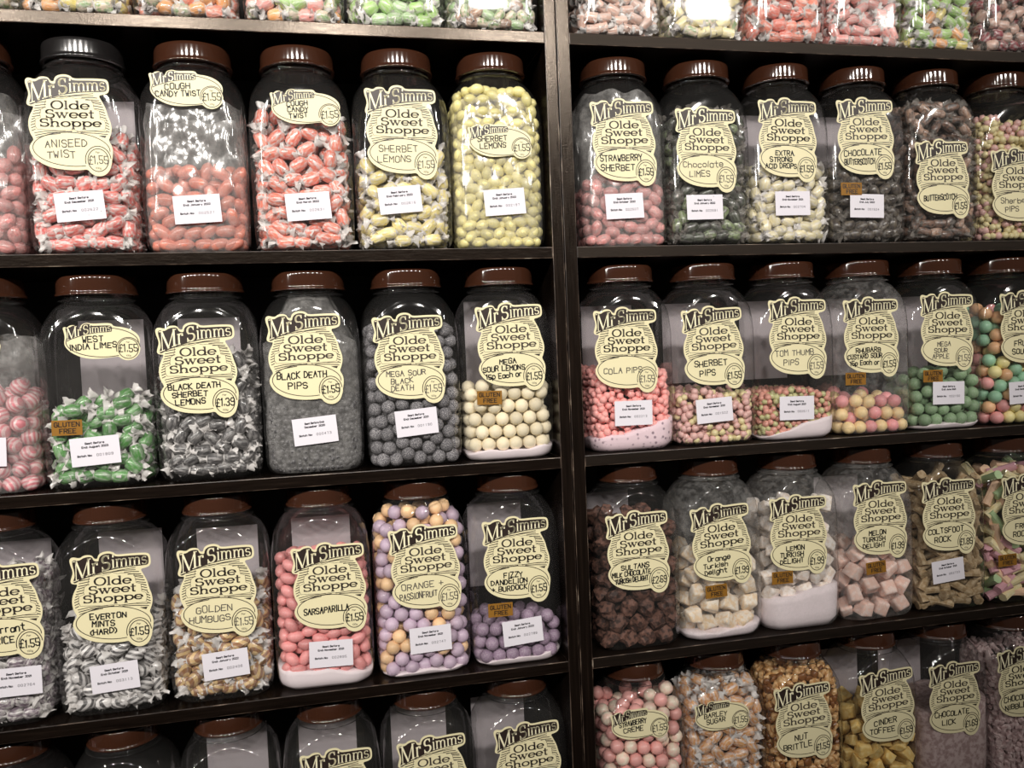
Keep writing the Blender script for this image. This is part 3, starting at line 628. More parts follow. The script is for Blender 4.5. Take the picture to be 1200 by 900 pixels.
def orient(p, r, shape, g):
    el = ELONG[shape]*r
    if el == 0: return Euler((g.uniform(0, 6.28), g.uniform(0, 6.28), g.uniform(0, 6.28))).to_matrix()
    best, bs = None, 1e9
    for t in range(14):
        if depth_in(p[None])[0] < 2.4*r:
            az = g.normal(0, 0.22) if (B_ + p[1]) < (A_ - abs(p[0])) else PI/2 + g.normal(0, 0.22)
            if (B_ + p[1]) < 2.2*r and (A_ - abs(p[0])) < 2.2*r: az = g.choice([0.0, PI/2]) + g.normal(0, 0.2)
        else: az = g.uniform(0, 6.28)
        e = g.normal(0, 0.55); d = np.array([math.cos(az)*math.cos(e), math.sin(az)*math.cos(e), math.sin(e)])
        out = 0
        for s in (-1, 1):
            q = p + s*d*el; out += max(0, abs(q[0]) - (A_ - 0.004)) + max(0, abs(q[1]) - (B_ - 0.004)) + max(0, 0.006 - q[2]) + 0.7*max(0, abs(q[0]) + abs(q[1]) - (A_ + B_ - 0.022))
        if out < bs: best, bs = d, out
        if out < 1e-5: break
    fanr = 0.0035 + (0.0048 if shape.startswith('wrap') else 0.0025 if shape == 'stick' else 0)
    for s in (-1, 1):                                    # slide a piece that would poke out of its jar back inside
        q = p + s*best*el*0.93
        for ax, lim in ((0, A_ - fanr), (1, B_ - fanr)):
            if abs(q[ax]) > lim: p[ax] -= np.sign(q[ax])*(abs(q[ax]) - lim)
        lowz = 0.0035 + (fanr if shape.startswith('wrap') or shape == 'stick' else 0.0025)
        if q[2] < lowz: p[2] += lowz - q[2]
        if q[2] > 0.215: p[2] -= q[2] - 0.215
        hq = math.hypot(q[0], q[1]); dq = min(1.0, dome(q[2]) - fanr) if q[2] > 0.168 else 1.0
        if hq > dq: p[0] -= q[0]/hq*(hq - dq); p[1] -= q[1]/hq*(hq - dq)
        ov = abs(q[0]) + abs(q[1]) - (A_ + B_ - 0.026)
        if ov > 0: p[0] -= np.sign(q[0])*ov/2; p[1] -= np.sign(q[1])*ov/2
    x = Vector(best); y = Vector((0, 0, 1)).cross(x).normalized(); z = x.cross(y)
    return Matrix((x, y, z)).transposed() @ Matrix.Rotation(g.uniform(0, 6.28), 3, 'X')
CACHE = {}
def sweet_meshes(name, shape, r, mats, ends, k=3):
    out = []
    for mi, m_ in enumerate(mats):
        for s in range(k):
            V, F, idx, sm = SHAPES[shape](r, True, s*7 + mi); me = mesh(name, V, F, idx, sm); me.materials.append(m_)
            if max(idx) > 0: me.materials.append(ends)
            out.append(me)
    return out
COUNT = {}
TONE = dict(fruit_ye='yellow', fruit_or='orange', minty='pale', orange_red='orange red', fruit_gr='green', pink_wr='pink', lime_pale='pale green', butter_tan='tan', pale_yel='yellow', fruit_re='red',
            dark_red='dark red', toffee_pink='pinkish', choc_lime='dark', choc_lime_pale='green', butter_brown='dark brown', lime_green='deep green', rhu_pink='pink', rhu_yellow='yellow', fr_yellow='yellow',
            fr_orange='orange', fr_pink='pink', fr_green='green', orange_ball='orange', passion_ball='lilac', rock_yellow='yellow', rock_pink='pink', rock_green='green', rock_peach='peach', creme_pink='pink', creme_white='cream')
def fill_sweets(origin, yaw, name, shape, r, mats, ends, fill, z0, label, group, heap_label, cat='sweet', phi=0.66, seed=0, slope=0.0, gap=0.0012):
    P = pack(r*1.0, fill, z0, phi, seed).copy()
    if slope: P[:, 2] = np.where(P[:, 2] > z0, P[:, 2]*(1 + slope*P[:, 0]/A_), P[:, 2])
    flip = -1 if (int(abs(origin[0])*1000) % 2) else 1
    P[:, 0] *= flip
    c, s = math.cos(yaw), math.sin(yaw)
    Pw = np.stack([P[:, 0]*c - P[:, 1]*s, P[:, 0]*s + P[:, 1]*c, P[:, 2]], 1) + np.array(origin)
    vis = visible(Pw, r); g = np.random.default_rng(int(abs(origin[0])*977 + origin[2]*131))
    if vis.sum() > 295:
        idx = np.nonzero(vis)[0]; near = idx[np.argsort(project(Pw[idx])[2])[:295]]; vis[:] = False; vis[near] = True
    ms = sweet_meshes(name, shape, r, mats, ends); ky = ' '.join([name])
    R0 = Matrix.Rotation(yaw, 3, 'Z'); dd = depth_in(P); top = P[:, 2].max()
    dV, dF, dM = [], [], []; low = [SHAPES[shape](r, False, s_) for s_ in range(3)]; nm = len(mats)
    for i in range(len(P)):
        if vis[i]:
            mk = int(g.integers(len(ms))); o = bpy.data.objects.new(name, ms[mk]); COL.objects.link(o)
            q = P[i].astype(float); Rm = R0 @ orient(q, r, shape, g)
            o.matrix_world = Matrix.Translation(Vector(np.array(R0) @ q + np.array(origin))) @ Rm.to_4x4()
            o['label'] = label.format(TONE[mats[mk//3].name]) if '{}' in label else label; o['category'] = cat; o['group'] = group; COUNT[name] = COUNT.get(name, 0) + 1
        elif dd[i] < 4.6*r or P[i, 2] > top - 3.5*r:
            V, F, idx, sm = low[g.integers(3)]; q_ = P[i].astype(float); R = orient(q_, r, shape, g); A = keep_inside(np.array(V)@np.array(R).T + q_, gap)@np.array(R0).T
            b = len(dV); dV += A.tolist(); dF += [tuple(q + b for q in f) for f in F]; k = int(g.integers(nm))
            dM += [k if q == 0 else nm for q in idx]
    if dV:
        me = mesh(name + '_heap', dV, dF, dM, shape != 'lump')
        for m_ in mats: me.materials.append(m_)
        if ends: me.materials.append(ends)
        o = link(name + '_heap', me); o.location = origin; tag(o, heap_label, cat, None, 'stuff')
def fill_small(origin, yaw, name, shape, r, mats, fill, z0, label, cat='sweet', aspect=1.0):
    """tiny pieces, too small to pick out singly: two to three layers behind the walls and the top, one object"""
    g = np.random.default_rng(int(abs(origin[0])*977 + 3)); s = 2*r*0.97; pts = []
    nz = int((fill - z0)/(s*0.82)) + 1
    for kz in range(nz):
        z = z0 + r + kz*s*0.82; ly0, lx0 = B_ - 0.003 - r, A_ - 0.003 - r
        yy = -ly0 + (kz % 2)*r*0.6
        j = 0
        while yy < ly0:
            xx = -lx0 + ((j + kz) % 2)*r
            while xx < lx0:
                if min(B_ + yy, A_ - abs(xx)) < 4.6*r or kz > nz - 3: pts.append((xx, yy, z))
                xx += s
            yy += s*0.87; j += 1
    P = np.array(pts) + g.uniform(-1, 1, (len(pts), 3))*r*0.6
    mound = 0.004*np.sin(P[:, 0]*55 + origin[0]*40) + 0.003*np.sin(P[:, 1]*60)
    P = P[P[:, 2] < fill + mound - r*0.4]
    r_ = r; r = r*1.3; P[:, 2] = np.maximum(P[:, 2], r + 0.0012)
    lx, ly = wall_limits(P[:, 2], r); P[:, 0] = np.clip(P[:, 0], -lx, lx); P[:, 1] = np.clip(P[:, 1], -ly, ly)
    lim = A_ + B_ - 0.0155 - 0.004 - 1.414*r; sm_ = np.abs(P[:, 0]) + np.abs(P[:, 1]); ov = np.clip(sm_ - lim, 0, None)/2
    P[:, 0] -= np.sign(P[:, 0])*ov; P[:, 1] -= np.sign(P[:, 1])*ov
    Rr = np.hypot(P[:, 0], P[:, 1]) + 1e-9; dm = np.where(P[:, 2] > 0.168, np.interp(P[:, 2], DZ_, DR_), 1.0) - 0.002 - r; k = np.minimum(1, np.maximum(dm, 0.005)/Rr); P[:, 0] *= k; P[:, 1] *= k; r = r_
    base = [SHAPES[shape](r, False, q) for q in range(5)]; dV, dF, dM = [], [], []
    for p in P:
        V, F, _, sm = base[g.integers(5)]; A = np.array(V)*g.uniform(0.95, 1.25)
        R = np.array(Euler((g.uniform(0, 6), g.uniform(0, 6), g.uniform(0, 6))).to_matrix()); A = A@R.T + p
        b = len(dV); dV += A.tolist(); dF += [tuple(q + b for q in f) for f in F]; dM += [int(g.integers(len(mats)))]*len(F)
    me = mesh(name, keep_inside(dV), dF, dM, sm)
    for m_ in mats: me.materials.append(m_)
    o = link(name, me); o.location = origin; o.rotation_euler.z = yaw; tag(o, label, cat, None, 'stuff')
def powder(origin, yaw, name, hl, hr, m_, label, rough=0.0012, seed=1):
    """loose sugar lying in the bottom of a jar; hl, hr its depth at the left and right wall"""
    g = random.Random(seed); n = 64; rings = [0.0008, 0.003, 0.007, 0.012, 0.018]; V, F = [], []
    def hgt(x, y): t = (x + A_)/(2*A_); return max(0.004, hl + (hr - hl)*t + rough*(math.sin(70*x + seed) + math.sin(95*y + 2*seed) + 0.7*math.sin(160*x + 120*y)))
    for k in range(6):
        f = k/5
        for j in range(n):
            a = 2*PI*j/n; c, s = math.cos(a), math.sin(a); q = rad(0.03, c, s, 0.0016); h = hgt(q*c, q*s)
            z = 0.0008 + (h - 0.0008)*f; rr = rad(min(z, 0.17), c, s, 0.0016); V.append((rr*c, rr*s, z))
    for k in range(1, 7):
        f = 1 - k/7
        for j in range(n):
            a = 2*PI*j/n; c, s = math.cos(a), math.sin(a); rr = rad(0.03, c, s, 0.0016)*f; V.append((rr*c, rr*s, hgt(rr*c, rr*s) + g.uniform(-1, 1)*rough*0.4))
    R_ = 12
    for k in range(R_ - 1):
        for j in range(n): F.append((k*n + j, k*n + (j + 1) % n, (k + 1)*n + (j + 1) % n, (k + 1)*n + j))
    F.append(tuple(range((R_ - 1)*n, R_*n))); F.append(tuple(reversed(range(n))))
    o = link(name, mesh(name, V, F, smooth=True), [m_]); o.location = origin; o.rotation_euler.z = yaw; tag(o, label, 'sugar', None, 'stuff')
def bag(origin, yaw, h, label, seed, gather=False):
    g = random.Random(seed); n, rows = 80, 34; V, F = [], []; ph = [g.uniform(0, 6) for _ in range(8)]
    for j in range(rows):
        t = j/(rows - 1); z = 0.0015 + (h - 0.0015)*t
        for k in range(n):
            a = 2*PI*k/n; c, s = math.cos(a), math.sin(a)
            cr = 0.5*math.sin(9*a + ph[0] + 26*t) + 0.35*math.sin(17*a + ph[1] - 31*t + 2*math.sin(5*a)) + 0.4*abs(math.sin(6*a + ph[2] + 9*t*math.sin(a + ph[3])))
            q = rad(min(z, 0.226), c, s, 0.0022) - 0.0016*(1 + cr)*(0.35 + 0.9*t) - (0.004*max(0, t - 0.6))
            if gather and z > 0.17: q = min(q, 0.058 - 0.5*(z - 0.17))
            V.append((q*c, q*s, z + 0.003*t*math.sin(7*a + ph[4])))
    for j in range(rows - 1):
        for k in range(n): F.append((j*n + k, j*n + (k + 1) % n, (j + 1)*n + (k + 1) % n, (j + 1)*n + k))
    o = link('liner_bag', mesh('liner_bag', V, F, smooth=True), [M['film']]); o.location = origin; o.rotation_euler.z = yaw
    tag(o, label, 'bag', 'clear liner bags inside the jars')

# ------------------------------------------------------------------ flavours
def S(*a): return srgb(*a)
W, WC, WD = M['wrap'], M['wrap_clear'], M['wrap_dark']
K = {}
def C(k, *a, **kw): K[k] = candy(k, *a, **kw)
C('aniseed_red', S(232, 96, 84), streak=0.75, c2=S(214, 52, 50)); C('cough_orange', S(226, 128, 108), rough=0.25, c2=S(220, 108, 86)); C('cough_red', S(236, 98, 70), streak=0.7, c2=S(226, 74, 56))
C('lemon_yellow', S(236, 212, 110), streak=0.65); C('lemon_bare', S(240, 226, 128), sugar=0.25); C('strawberry_pink', S(238, 138, 132), streak=0.3, c2=S(230, 112, 110))
C('choc_lime', S(40, 52, 26), streak=0.16, c2=S(22, 20, 18)); C('choc_lime_pale', S(112, 132, 80), streak=0.25, c2=S(44, 52, 34)); C('acid_cream', S(224, 208, 150), streak=0.6); C('butter_dark', S(44, 30, 24), streak=0.12, c2=S(88, 74, 50))
C('butter_brown', S(104, 66, 44), streak=0.15, c2=S(40, 26, 20)); C('butter_tan', S(170, 124, 96), streak=0.3, c2=S(120, 80, 58)); C('pip_yellow', S(246, 226, 150), sugar=0.2); C('pip_pink', S(244, 176, 166), sugar=0.2)
C('humbug_pink', S(214, 108, 118), c2=S(236, 190, 190), stripe=75.0); C('lime_green', S(54, 132, 38), streak=0.32, c2=S(44, 112, 34)); C('lime_pale', S(150, 196, 120), streak=0.6); C('black_wrap', S(36, 34, 38), streak=0.28, c2=S(20, 20, 24))
C('black_pip', S(46, 45, 50), sugar=0.28); C('black_ball', S(74, 72, 78), sugar=0.5, rough=0.8, coat=0.0); C('cream_ball', S(240, 222, 178), sugar=0.3, rough=0.6, coat=0.0); C('cola_pink', S(238, 134, 126), sugar=0.3, rough=0.6)
C('tom_green', S(198, 196, 120), sugar=0.2); C('tom_pink', S(232, 138, 116), sugar=0.2); C('rhu_pink', S(238, 128, 132), sugar=0.2, rough=0.5); C('rhu_yellow', S(244, 204, 128), sugar=0.2, rough=0.5)
C('apple', S(122, 158, 110), sugar=0.28, rough=0.55, coat=0.0); C('fr_yellow', S(240, 222, 132), sugar=0.15, rough=0.5); C('fr_orange', S(244, 172, 112), sugar=0.15, rough=0.5); C('fr_pink', S(236, 138, 136), sugar=0.15, rough=0.5); C('fr_green', S(130, 196, 150), sugar=0.15, rough=0.5)
C('currant', S(104, 84, 100), streak=0.7, c2=S(56, 42, 54)); C('everton', S(40, 38, 42), streak=0.3, c2=S(216, 212, 210), stripe=60.0); C('golden', S(140, 86, 36), streak=0.22, c2=S(214, 168, 98), stripe=50.0)
C('sarsa', S(222, 118, 116), rough=0.4, sugar=0.2); C('orange_ball', S(246, 190, 128), sugar=0.15, rough=0.5); C('passion_ball', S(188, 158, 186), sugar=0.2, rough=0.5); C('purple_ball', S(140, 112, 140), sugar=0.3, rough=0.6)
C('choc_lump', S(98, 64, 52), c2=S(52, 32, 26), rough=0.7, coat=0.0); C('delight_white', S(240, 226, 206), c2=S(232, 196, 150), rough=0.8, coat=0.0); C('delight_lemon', S(244, 234, 226), c2=S(226, 204, 184), rough=0.85, coat=0.0); C('delight_pink', S(240, 188, 168), c2=S(246, 214, 202), rough=0.7, coat=0.0)
C('coltsfoot', S(150, 122, 84), c2=S(172, 146, 108), rough=0.7, coat=0.0); C('rock_yellow', S(238, 218, 150), c2=S(246, 232, 180), rough=0.6, coat=0.0); C('rock_pink', S(214, 146, 160), rough=0.6, coat=0.0); C('rock_green', S(168, 204, 140), rough=0.6, coat=0.0); C('rock_peach', S(240, 190, 150), rough=0.6, coat=0.0)
C('creme_pink', S(244, 158, 150), rough=0.4); C('creme_white', S(240, 224, 196), rough=0.4, c2=S(244, 196, 176)); C('barley', S(214, 138, 64), streak=0.65, c2=S(190, 104, 40)); C('brittle', S(176, 116, 58), c2=S(224, 174, 112), rough=0.3); C('brittle_d', S(120, 72, 34), rough=0.3)
C('cinder', S(226, 178, 84), c2=S(240, 204, 120), rough=0.7, coat=0.0); C('nibble', S(162, 134, 134), c2=S(190, 166, 164), rough=0.7, coat=0.0)
C('toffee_pink', S(214, 160, 138), streak=0.5); C('pale_yel', S(244, 226, 150), streak=0.45); C('fruit_or', S(248, 150, 70), streak=0.5); C('fruit_gr', S(150, 206, 90), streak=0.5); C('fruit_ye', S(248, 222, 96), streak=0.5); C('fruit_re', S(236, 100, 80), streak=0.5)
C('dark_red', S(150, 40, 52), streak=0.5, c2=S(110, 26, 36)); C('minty', S(214, 190, 160), streak=0.4, c2=S(120, 160, 90)); C('orange_red', S(244, 112, 84), streak=0.5); C('pink_wr', S(244, 138, 128), streak=0.5)
C('lick_powder', S(176, 150, 148), c2=S(150, 124, 122), rough=0.95, coat=0.0)
k_ = lambda *n: [K[x] for x in n]

# name, shape, radius, materials, wrapper ends
XL = [-0.0812, -0.2108, -0.3408, -0.4708, -0.6008, -0.7310]
XR = [0.0975, 0.2262, 0.3549, 0.4836, 0.6123, 0.7410]
def xof(col): return (XL if col[0] == 'L' else XR)[int(col[1])]
# row, col, jar label, sweets (name, shape, r, mats, ends, fill, z0, sweet label), sticker (kind, world x, dz, lines, price, pale), date (world x, dz, month, batch), gluten free, extras
B = 'b'; s_ = 's'
J = []
def jar(*a, **kw): J.append((a, kw))
# row 0: only the feet of the jars show
jar(0, 'L5', 'clear jar of pale wrapped sweets, cut by the edge, on the top shelf', ('mint_toffee', 'wrapfat', .0098, k_('minty'), W, .10, .001, 'pale wrapped sweets in the outermost jar above the aniseed shelf'))
jar(0, 'L4', 'clear jar of yellow and orange wrapped sweets on the top shelf', ('fruit_drop', 'wrapfat', .0105, k_('fruit_ye', 'fruit_or', 'minty'), W, .12, .001, '{} wrapped fruit sweet in the jar above the aniseed jar'))
jar(0, 'L3', 'clear jar of orange and white wrapped sweets, top shelf, above the cough candy', ('orange_chew', 'wrapfat', .0105, k_('fruit_or', 'minty', 'orange_red'), W, .12, .001, '{} wrapped sweet in the top shelf jar above loose cough candy'))
jar(0, 'L2', 'clear jar of mixed orange, green and pink wrapped sweets on the top shelf', ('mixed_chew', 'wrapfat', .0105, k_('fruit_or', 'fruit_gr', 'pink_wr', 'minty'), W, .12, .001, '{} wrapped sweet in the mixed jar on the top shelf'))
jar(0, 'L1', 'clear jar full of lime green wrapped sweets on the top shelf', ('apple_chew', 'wrapfat', .0105, k_('fruit_gr', 'lime_pale'), W, .12, .001, '{} wrapped sweet in the top shelf jar above the yellow sherbet lemons'))
jar(0, 'L0', 'clear jar of small green and brown wrapped sweets beside the divider, top shelf', ('toffee_apple', 'wrap', .0085, k_('minty', 'butter_tan', 'lime_pale'), W, .12, .001, 'small {} wrapped sweet in the top shelf jar beside the divider'))
jar(0, 'R0', 'clear jar of pinkish brown wrapped toffees, first past the divider, top shelf', ('wrapped_toffee', 'wrapcyl', .0095, k_('toffee_pink'), W, .12, .001, 'pinkish brown wrapped toffee in the top shelf jar past the divider'))
jar(0, 'R1', 'clear jar of pale yellow wrapped cylinders on the top shelf', ('banana_toffee', 'wrapcyl', .0105, k_('pale_yel', 'pale_yel', 'minty'), W, .12, .001, '{} wrapped cylinder in the second top jar past the divider'))
jar(0, 'R2', 'clear jar of orange red wrapped sweets on the top shelf', ('orange_twist', 'wrapfat', .0105, k_('orange_red', 'fruit_re'), W, .12, .001, '{} wrapped sweet in the top shelf jar above the acid drops'))
jar(0, 'R3', 'clear jar of salmon pink wrapped sweets on the top shelf', ('pink_twist', 'wrapcyl', .0098, k_('pink_wr'), W, .12, .001, 'salmon pink wrapped sweet in the top jar above the chocolate butterscotch'))
jar(0, 'R4', 'clear jar of green and yellow wrapped sweets on the top shelf', ('lime_chew', 'wrapcyl', .0105, k_('fruit_gr', 'fruit_ye', 'fruit_gr', 'fruit_or'), W, .12, .001, '{} wrapped sweet in the top jar above the butterscotch'))
jar(0, 'R5', 'clear jar of dark red ringed sweets in clear wrapping, top shelf end', ('cherry_ring', 'wrapfat', .0098, k_('dark_red', 'toffee_pink'), WC, .12, .001, '{} sweet in clear wrapping in the outermost top jar above sherbet pips'))
# row 1
jar(1, 'L5', 'jar of pink sweets in a clear bag, cut by the edge, beside aniseed twist', ('rosy_drop', 'oval', .0098, k_('strawberry_pink'), None, .12, .001, 'pink sweet in the bagged jar cut off beside the aniseed twist'), bag=0.19)
jar(1, 'L4', 'black-lidded jar of red aniseed twists in clear wrappers', ('aniseed_twist', 'wrap', .0105, k_('aniseed_red'), W, .146, .001, 'red aniseed twist in clear wrapping in the black-lidded jar'), st=(B, -0.607, .153, ['ANISEED', 'TWIST'], '\u00a31.55', 1), dt=(-.601, .057, 'December 2021', '002622'), lid='black', back=(.006, .150))
jar(1, 'L3', 'jar of loose orange cough candy twists under a crinkled bag, oval sticker high up', ('loose_cough_candy', 'barrel', .0096, k_('cough_orange'), None, .108, .001, 'unwrapped orange cough candy twist lying in the bag-lined jar'), st=(s_, -.473, .199, ['COUGH', 'CANDY TWIST'], '\u00a31.55', 0), dt=(-.468, .053, 'January 2022', '002527'), bag=0.185)
jar(1, 'L2', 'jar filled high with wrapped orange-red cough candy twists', ('cough_candy_twist', 'wrap', .0108, k_('cough_red'), W, .182, .001, 'wrapped orange-red cough candy twist in the fuller cough candy jar'), st=(s_, -.333, .180, ['COUGH', 'CANDY', 'TWIST'], '\u00a31.55', 0), dt=(-.336, .056, 'March 2022', '002631'))
jar(1, 'L1', 'half-full jar of wrapped yellow sherbet lemons with the large sticker', ('wrapped_sherbet_lemon', 'wrap', .0105, k_('lemon_yellow'), W, .118, .001, 'clear-wrapped yellow sherbet lemon in the half-full jar'), st=(B, -.213, .151, ['SHERBET', 'LEMONS'], '\u00a31.55', 1), dt=(-.219, .064, 'February 2022', '002616'))
jar(1, 'L0', 'jar full to the neck with unwrapped yellow sherbet lemons', ('sherbet_lemon', 'lemon', .0080, k_('lemon_bare'), None, .232, .001, 'unwrapped pale yellow sherbet lemon in the jar filled to its neck'), st=(s_, -.081, .141, ['SHERBET', 'LEMONS'], '\u00a31.55', 0), dt=(-.078, .061, 'January 2022', '002197'), bag=0.205)
jar(1, 'R0', 'jar of pink strawberry sherbets under a crumpled liner bag', ('strawberry_sherbet', 'oval', .0095, k_('strawberry_pink'), None, .092, .001, 'pink strawberry sherbet sweet lying in the bag-lined jar'), st=(B, .092, .142, ['STRAWBERRY', 'SHERBET'], '\u00a31.55', 0), dt=(.090, .055, 'October 2022', '002507'), bag=0.215)
jar(1, 'R1', 'jar of dark green wrapped chocolate limes', ('chocolate_lime', 'wrap', .0098, k_('choc_lime', 'choc_lime_pale', 'choc_lime'), WC, .19, .001, '{} chocolate lime in clear wrapping'), st=(B, .211, .134, ['Chocolate', 'LIMES'], '\u00a31.55', 1), dt=(.209, .053, 'January 2022', '002591'))
jar(1, 'R2', 'half-full jar of cream-coloured wrapped extra strong acid drops', ('acid_drop', 'wrapfat', .0095, k_('acid_cream'), W, .118, .001, 'cream-coloured acid drop in clear wrapping, half-full jar'), st=(B, .342, .149, ['EXTRA', 'STRONG', 'ACID DROPS'], '\u00a31.55', 0), dt=(.348, .058, 'November 2021', '002704'), back=(-.01, .150))
jar(1, 'R3', 'jar of near-black wrapped chocolate butterscotch with an ochre gluten free label', ('chocolate_butterscotch', 'wrapfat', .0095, k_('butter_dark'), WC, .122, .001, 'near-black chocolate butterscotch in clear wrapping'), st=(B, .469, .153, ['CHOCOLATE', 'BUTTERSCOTCH'], '\u00a31.55', 0), dt=(.471, .054, 'July 2022', '001524'), gf=(.446, .079), back=(-.005, .150))
jar(1, 'R4', 'jar brimful of brown wrapped butterscotch, sticker set low', ('butterscotch', 'wraplong', .0102, k_('butter_brown', 'butter_tan', 'butter_brown'), WC, .222, .001, '{} butterscotch stick in clear wrapping in the brimful jar'), st=(B, .596, .094, ['BUTTERSCOTCH'], '\u00a31.55', 0))
jar(1, 'R5', 'jar of tiny pink and yellow sherbet pips filled to the shoulder', ('small', 'sherbet_pips', 'ball', .0058, k_('pip_yellow', 'pip_pink', 'pip_yellow'), .193, .001, 'tiny pink and yellow sherbet pips heaped to the shoulder of the end jar'), st=(B, .735, .083, ['Sherbet', 'PIPS'], '\u00a31.55', 1))
# row 2
jar(2, 'L5', 'jar of pink striped balls in a clear bag, beside the west india limes', ('striped_ball', 'ball', .0105, k_('humbug_pink'), None, .128, .001, 'pink and white striped ball in the bag-lined jar'), st=(s_, -.743, .187, [], '\u00a31.55', 0), dt=(-.729, .053, 'November 2021', '002709'), bag=0.19)
jar(2, 'L4', 'jar of green wrapped west india limes, oval sticker above a grey back label', ('west_india_lime', 'wrap', .0105, k_('lime_green', 'lime_green', 'lime_green'), W, .10, .001, 'deep green west india lime sweet in white cellophane'), st=(s_, -.588, .179, ['WEST', 'INDIA LIMES'], '\u00a31.55', 0), dt=(-.603, .047, 'August 2023', '001809'), gf=(-.633, .077), back=(.004, .149))
jar(2, 'L3', 'jar of black sherbet lemons in white wrappers priced 1.39', ('black_sherbet_lemon', 'wrap', .0098, k_('black_wrap'), W, .155, .001, 'black sherbet lemon in white cellophane'), st=(B, -.479, .139, ['BLACK DEATH', 'SHERBET', 'LEMONS'], '\u00a31.39', 0), back=(-.004, .148))
jar(2, 'L2', 'jar of tiny dark grey pips in a gathered clear bag', ('small', 'black_pips', 'ball', .0040, k_('black_pip'), .092, .001, 'tiny sugared dark grey pips in the gathered bag'), st=(B, -.347, .149, ['BLACK DEATH', 'PIPS'], '\u00a31.55', 0), dt=(-.339, .056, 'December 2020', '000473'), bag=0.232, gather=True, two=True)
jar(2, 'L1', 'jar of large grey sour balls', ('grey_sour_ball', 'ball', .0094, k_('black_ball'), None, .186, .001, 'large sugared grey sour ball'), st=(B, -.217, .143, ['MEGA SOUR', 'BLACK', 'DEATH'], '\u00a31.55', 1), dt=(-.211, .059, 'December 2021', '001190'))
jar(2, 'L0', 'jar of cream sour lemon balls over white sugar, gluten free label', ('sour_lemon_ball', 'ball', .0098, k_('cream_ball'), None, .098, .012, 'cream-coloured sour lemon ball lying on white sugar'), st=(B, -.079, .153, ['MEGA', 'SOUR LEMONS', '15p Each or'], '\u00a31.55', 0), gf=(-.111, .086), back=(-.002, .16), pw=('powder', .012, .017), dusty=0)
jar(2, 'R0', 'jar of pink cola pips over speckled sugar, first past the divider', ('small', 'cola_pips', 'ball', .0056, k_('cola_pink'), .115, .012, 'pink sugared cola pips piled on speckled sugar'), st=(B, .082, .142, ['COLA PIPS'], '\u00a31.55', 1), dt=(.093, .054, 'November 2021', '002213'), back=(-.004, .148), pw=('powder_speck', .017, .044))
jar(2, 'R1', 'jar of pink and yellow sherbet pips one third full, next to cola pips', ('small', 'sherbet_pips', 'ball', .0056, k_('pip_pink', 'pip_yellow', 'pip_pink'), .080, .001, 'pink and yellow sherbet pips heaped next to the cola pips'), st=(B, .217, .140, ['SHERBET', 'PIPS'], '\u00a31.55', 0), dt=(.216, .051, 'November 2021', '001502'), back=(-.004, .148))
jar(2, 'R2', 'jar of tiny peach and green tom thumb pips over a drift of sugar', ('small', 'tom_thumb_pips', 'ball', .0048, k_('tom_pink', 'tom_green', 'tom_pink'), .074, .006, 'tiny peach and green tom thumb pips'), st=(B, .350, .149, ['TOM THUMB', 'PIPS'], '\u00a31.55', 1), dt=(.346, .047, 'August 2021', '002511'), back=(-.004, .148), pw=('powder', .005, .036))
jar(2, 'R3', 'nearly empty jar of pink and yellow rhubarb and custard balls', ('rhubarb_custard_ball', 'ball', .0100, k_('rhu_pink', 'rhu_yellow'), None, .050, .001, '{} rhubarb and custard ball in the nearly empty jar'), st=(B, .471, .146, ['RHUBARB', 'CUSTARD SOUR', '15p Each or'], '\u00a31.55', 0), gf=(.441, .085), back=(-.004, .148), dusty=1)
jar(2, 'R4', 'jar one third full of green sour apple balls', ('sour_apple_ball', 'ball', .0100, k_('apple'), None, .086, .005, 'sugared green sour apple ball'), st=(B, .602, .150, ['MEGA', 'SOUR', 'APPLE'], '\u00a31.55', 1), dt=(.603, .056, 'June 2021', '002150'), gf=(.576, .083), back=(-.004, .148), pw=('powder', .005, .008))
jar(2, 'R5', 'jar of pastel fruit sour balls in many colours, end of the middle shelf', ('fruit_sour_ball', 'ball', .0104, k_('fr_yellow', 'fr_orange', 'fr_pink', 'fr_green'), None, .19, .001, 'pastel {} fruit sour ball'), st=(B, .743, .149, ['FRUIT', 'SOUR'], '\u00a31.55', 0), dt=(.739, .050, 'December 2021', '002466'))
# row 3
jar(3, 'L5', 'jar of purple-grey wrapped blackcurrant liquorice, cut by the edge', ('blackcurrant_liquorice', 'wrapfat', .0105, k_('currant'), W, .182, .001, 'purple-grey blackcurrant liquorice sweet in white cellophane'), st=(B, -.716, .143, ['BlackCurrant', 'LIQUORICE'], '\u00a31.55', 0), dt=(-.705, .057, 'November 2021', '002764'), back=(.004, .148))
jar(3, 'L4', 'jar of silvery wrapped everton mints with black and white stripes', ('everton_mint', 'wrap', .0102, k_('everton'), W, .122, .001, 'black and white striped everton mint in white cellophane'), st=(B, -.592, .145, ['EVERTON', 'MINTS', '(HARD)'], '\u00a31.55', 0), dt=(-.594, .049, 'October 2021', '003113'), back=(.010, .150))
jar(3, 'L3', 'jar of wrapped golden humbugs', ('golden_humbug', 'wrap', .0105, k_('golden'), W, .142, .001, 'golden brown striped humbug in white cellophane'), st=(B, -.469, .143, ['GOLDEN', 'HUMBUGS'], '\u00a31.55', 1), dt=(-.464, .049, 'January 2022', '002406'), back=(.004, .144))
jar(3, 'L2', 'jar of rosy sarsaparilla ovals over pink-white sugar', ('sarsaparilla_drop', 'oval', .0090, k_('sarsa'), None, .172, .018, 'rosy red oval sarsaparilla drop'), st=(B, -.331, .133, ['SARSAPARILLA'], '\u00a31.55', 0), dt=(-.333, .047, 'November 2021', '002895'), back=(-.001, .148), pw=('powder', .032, .018))
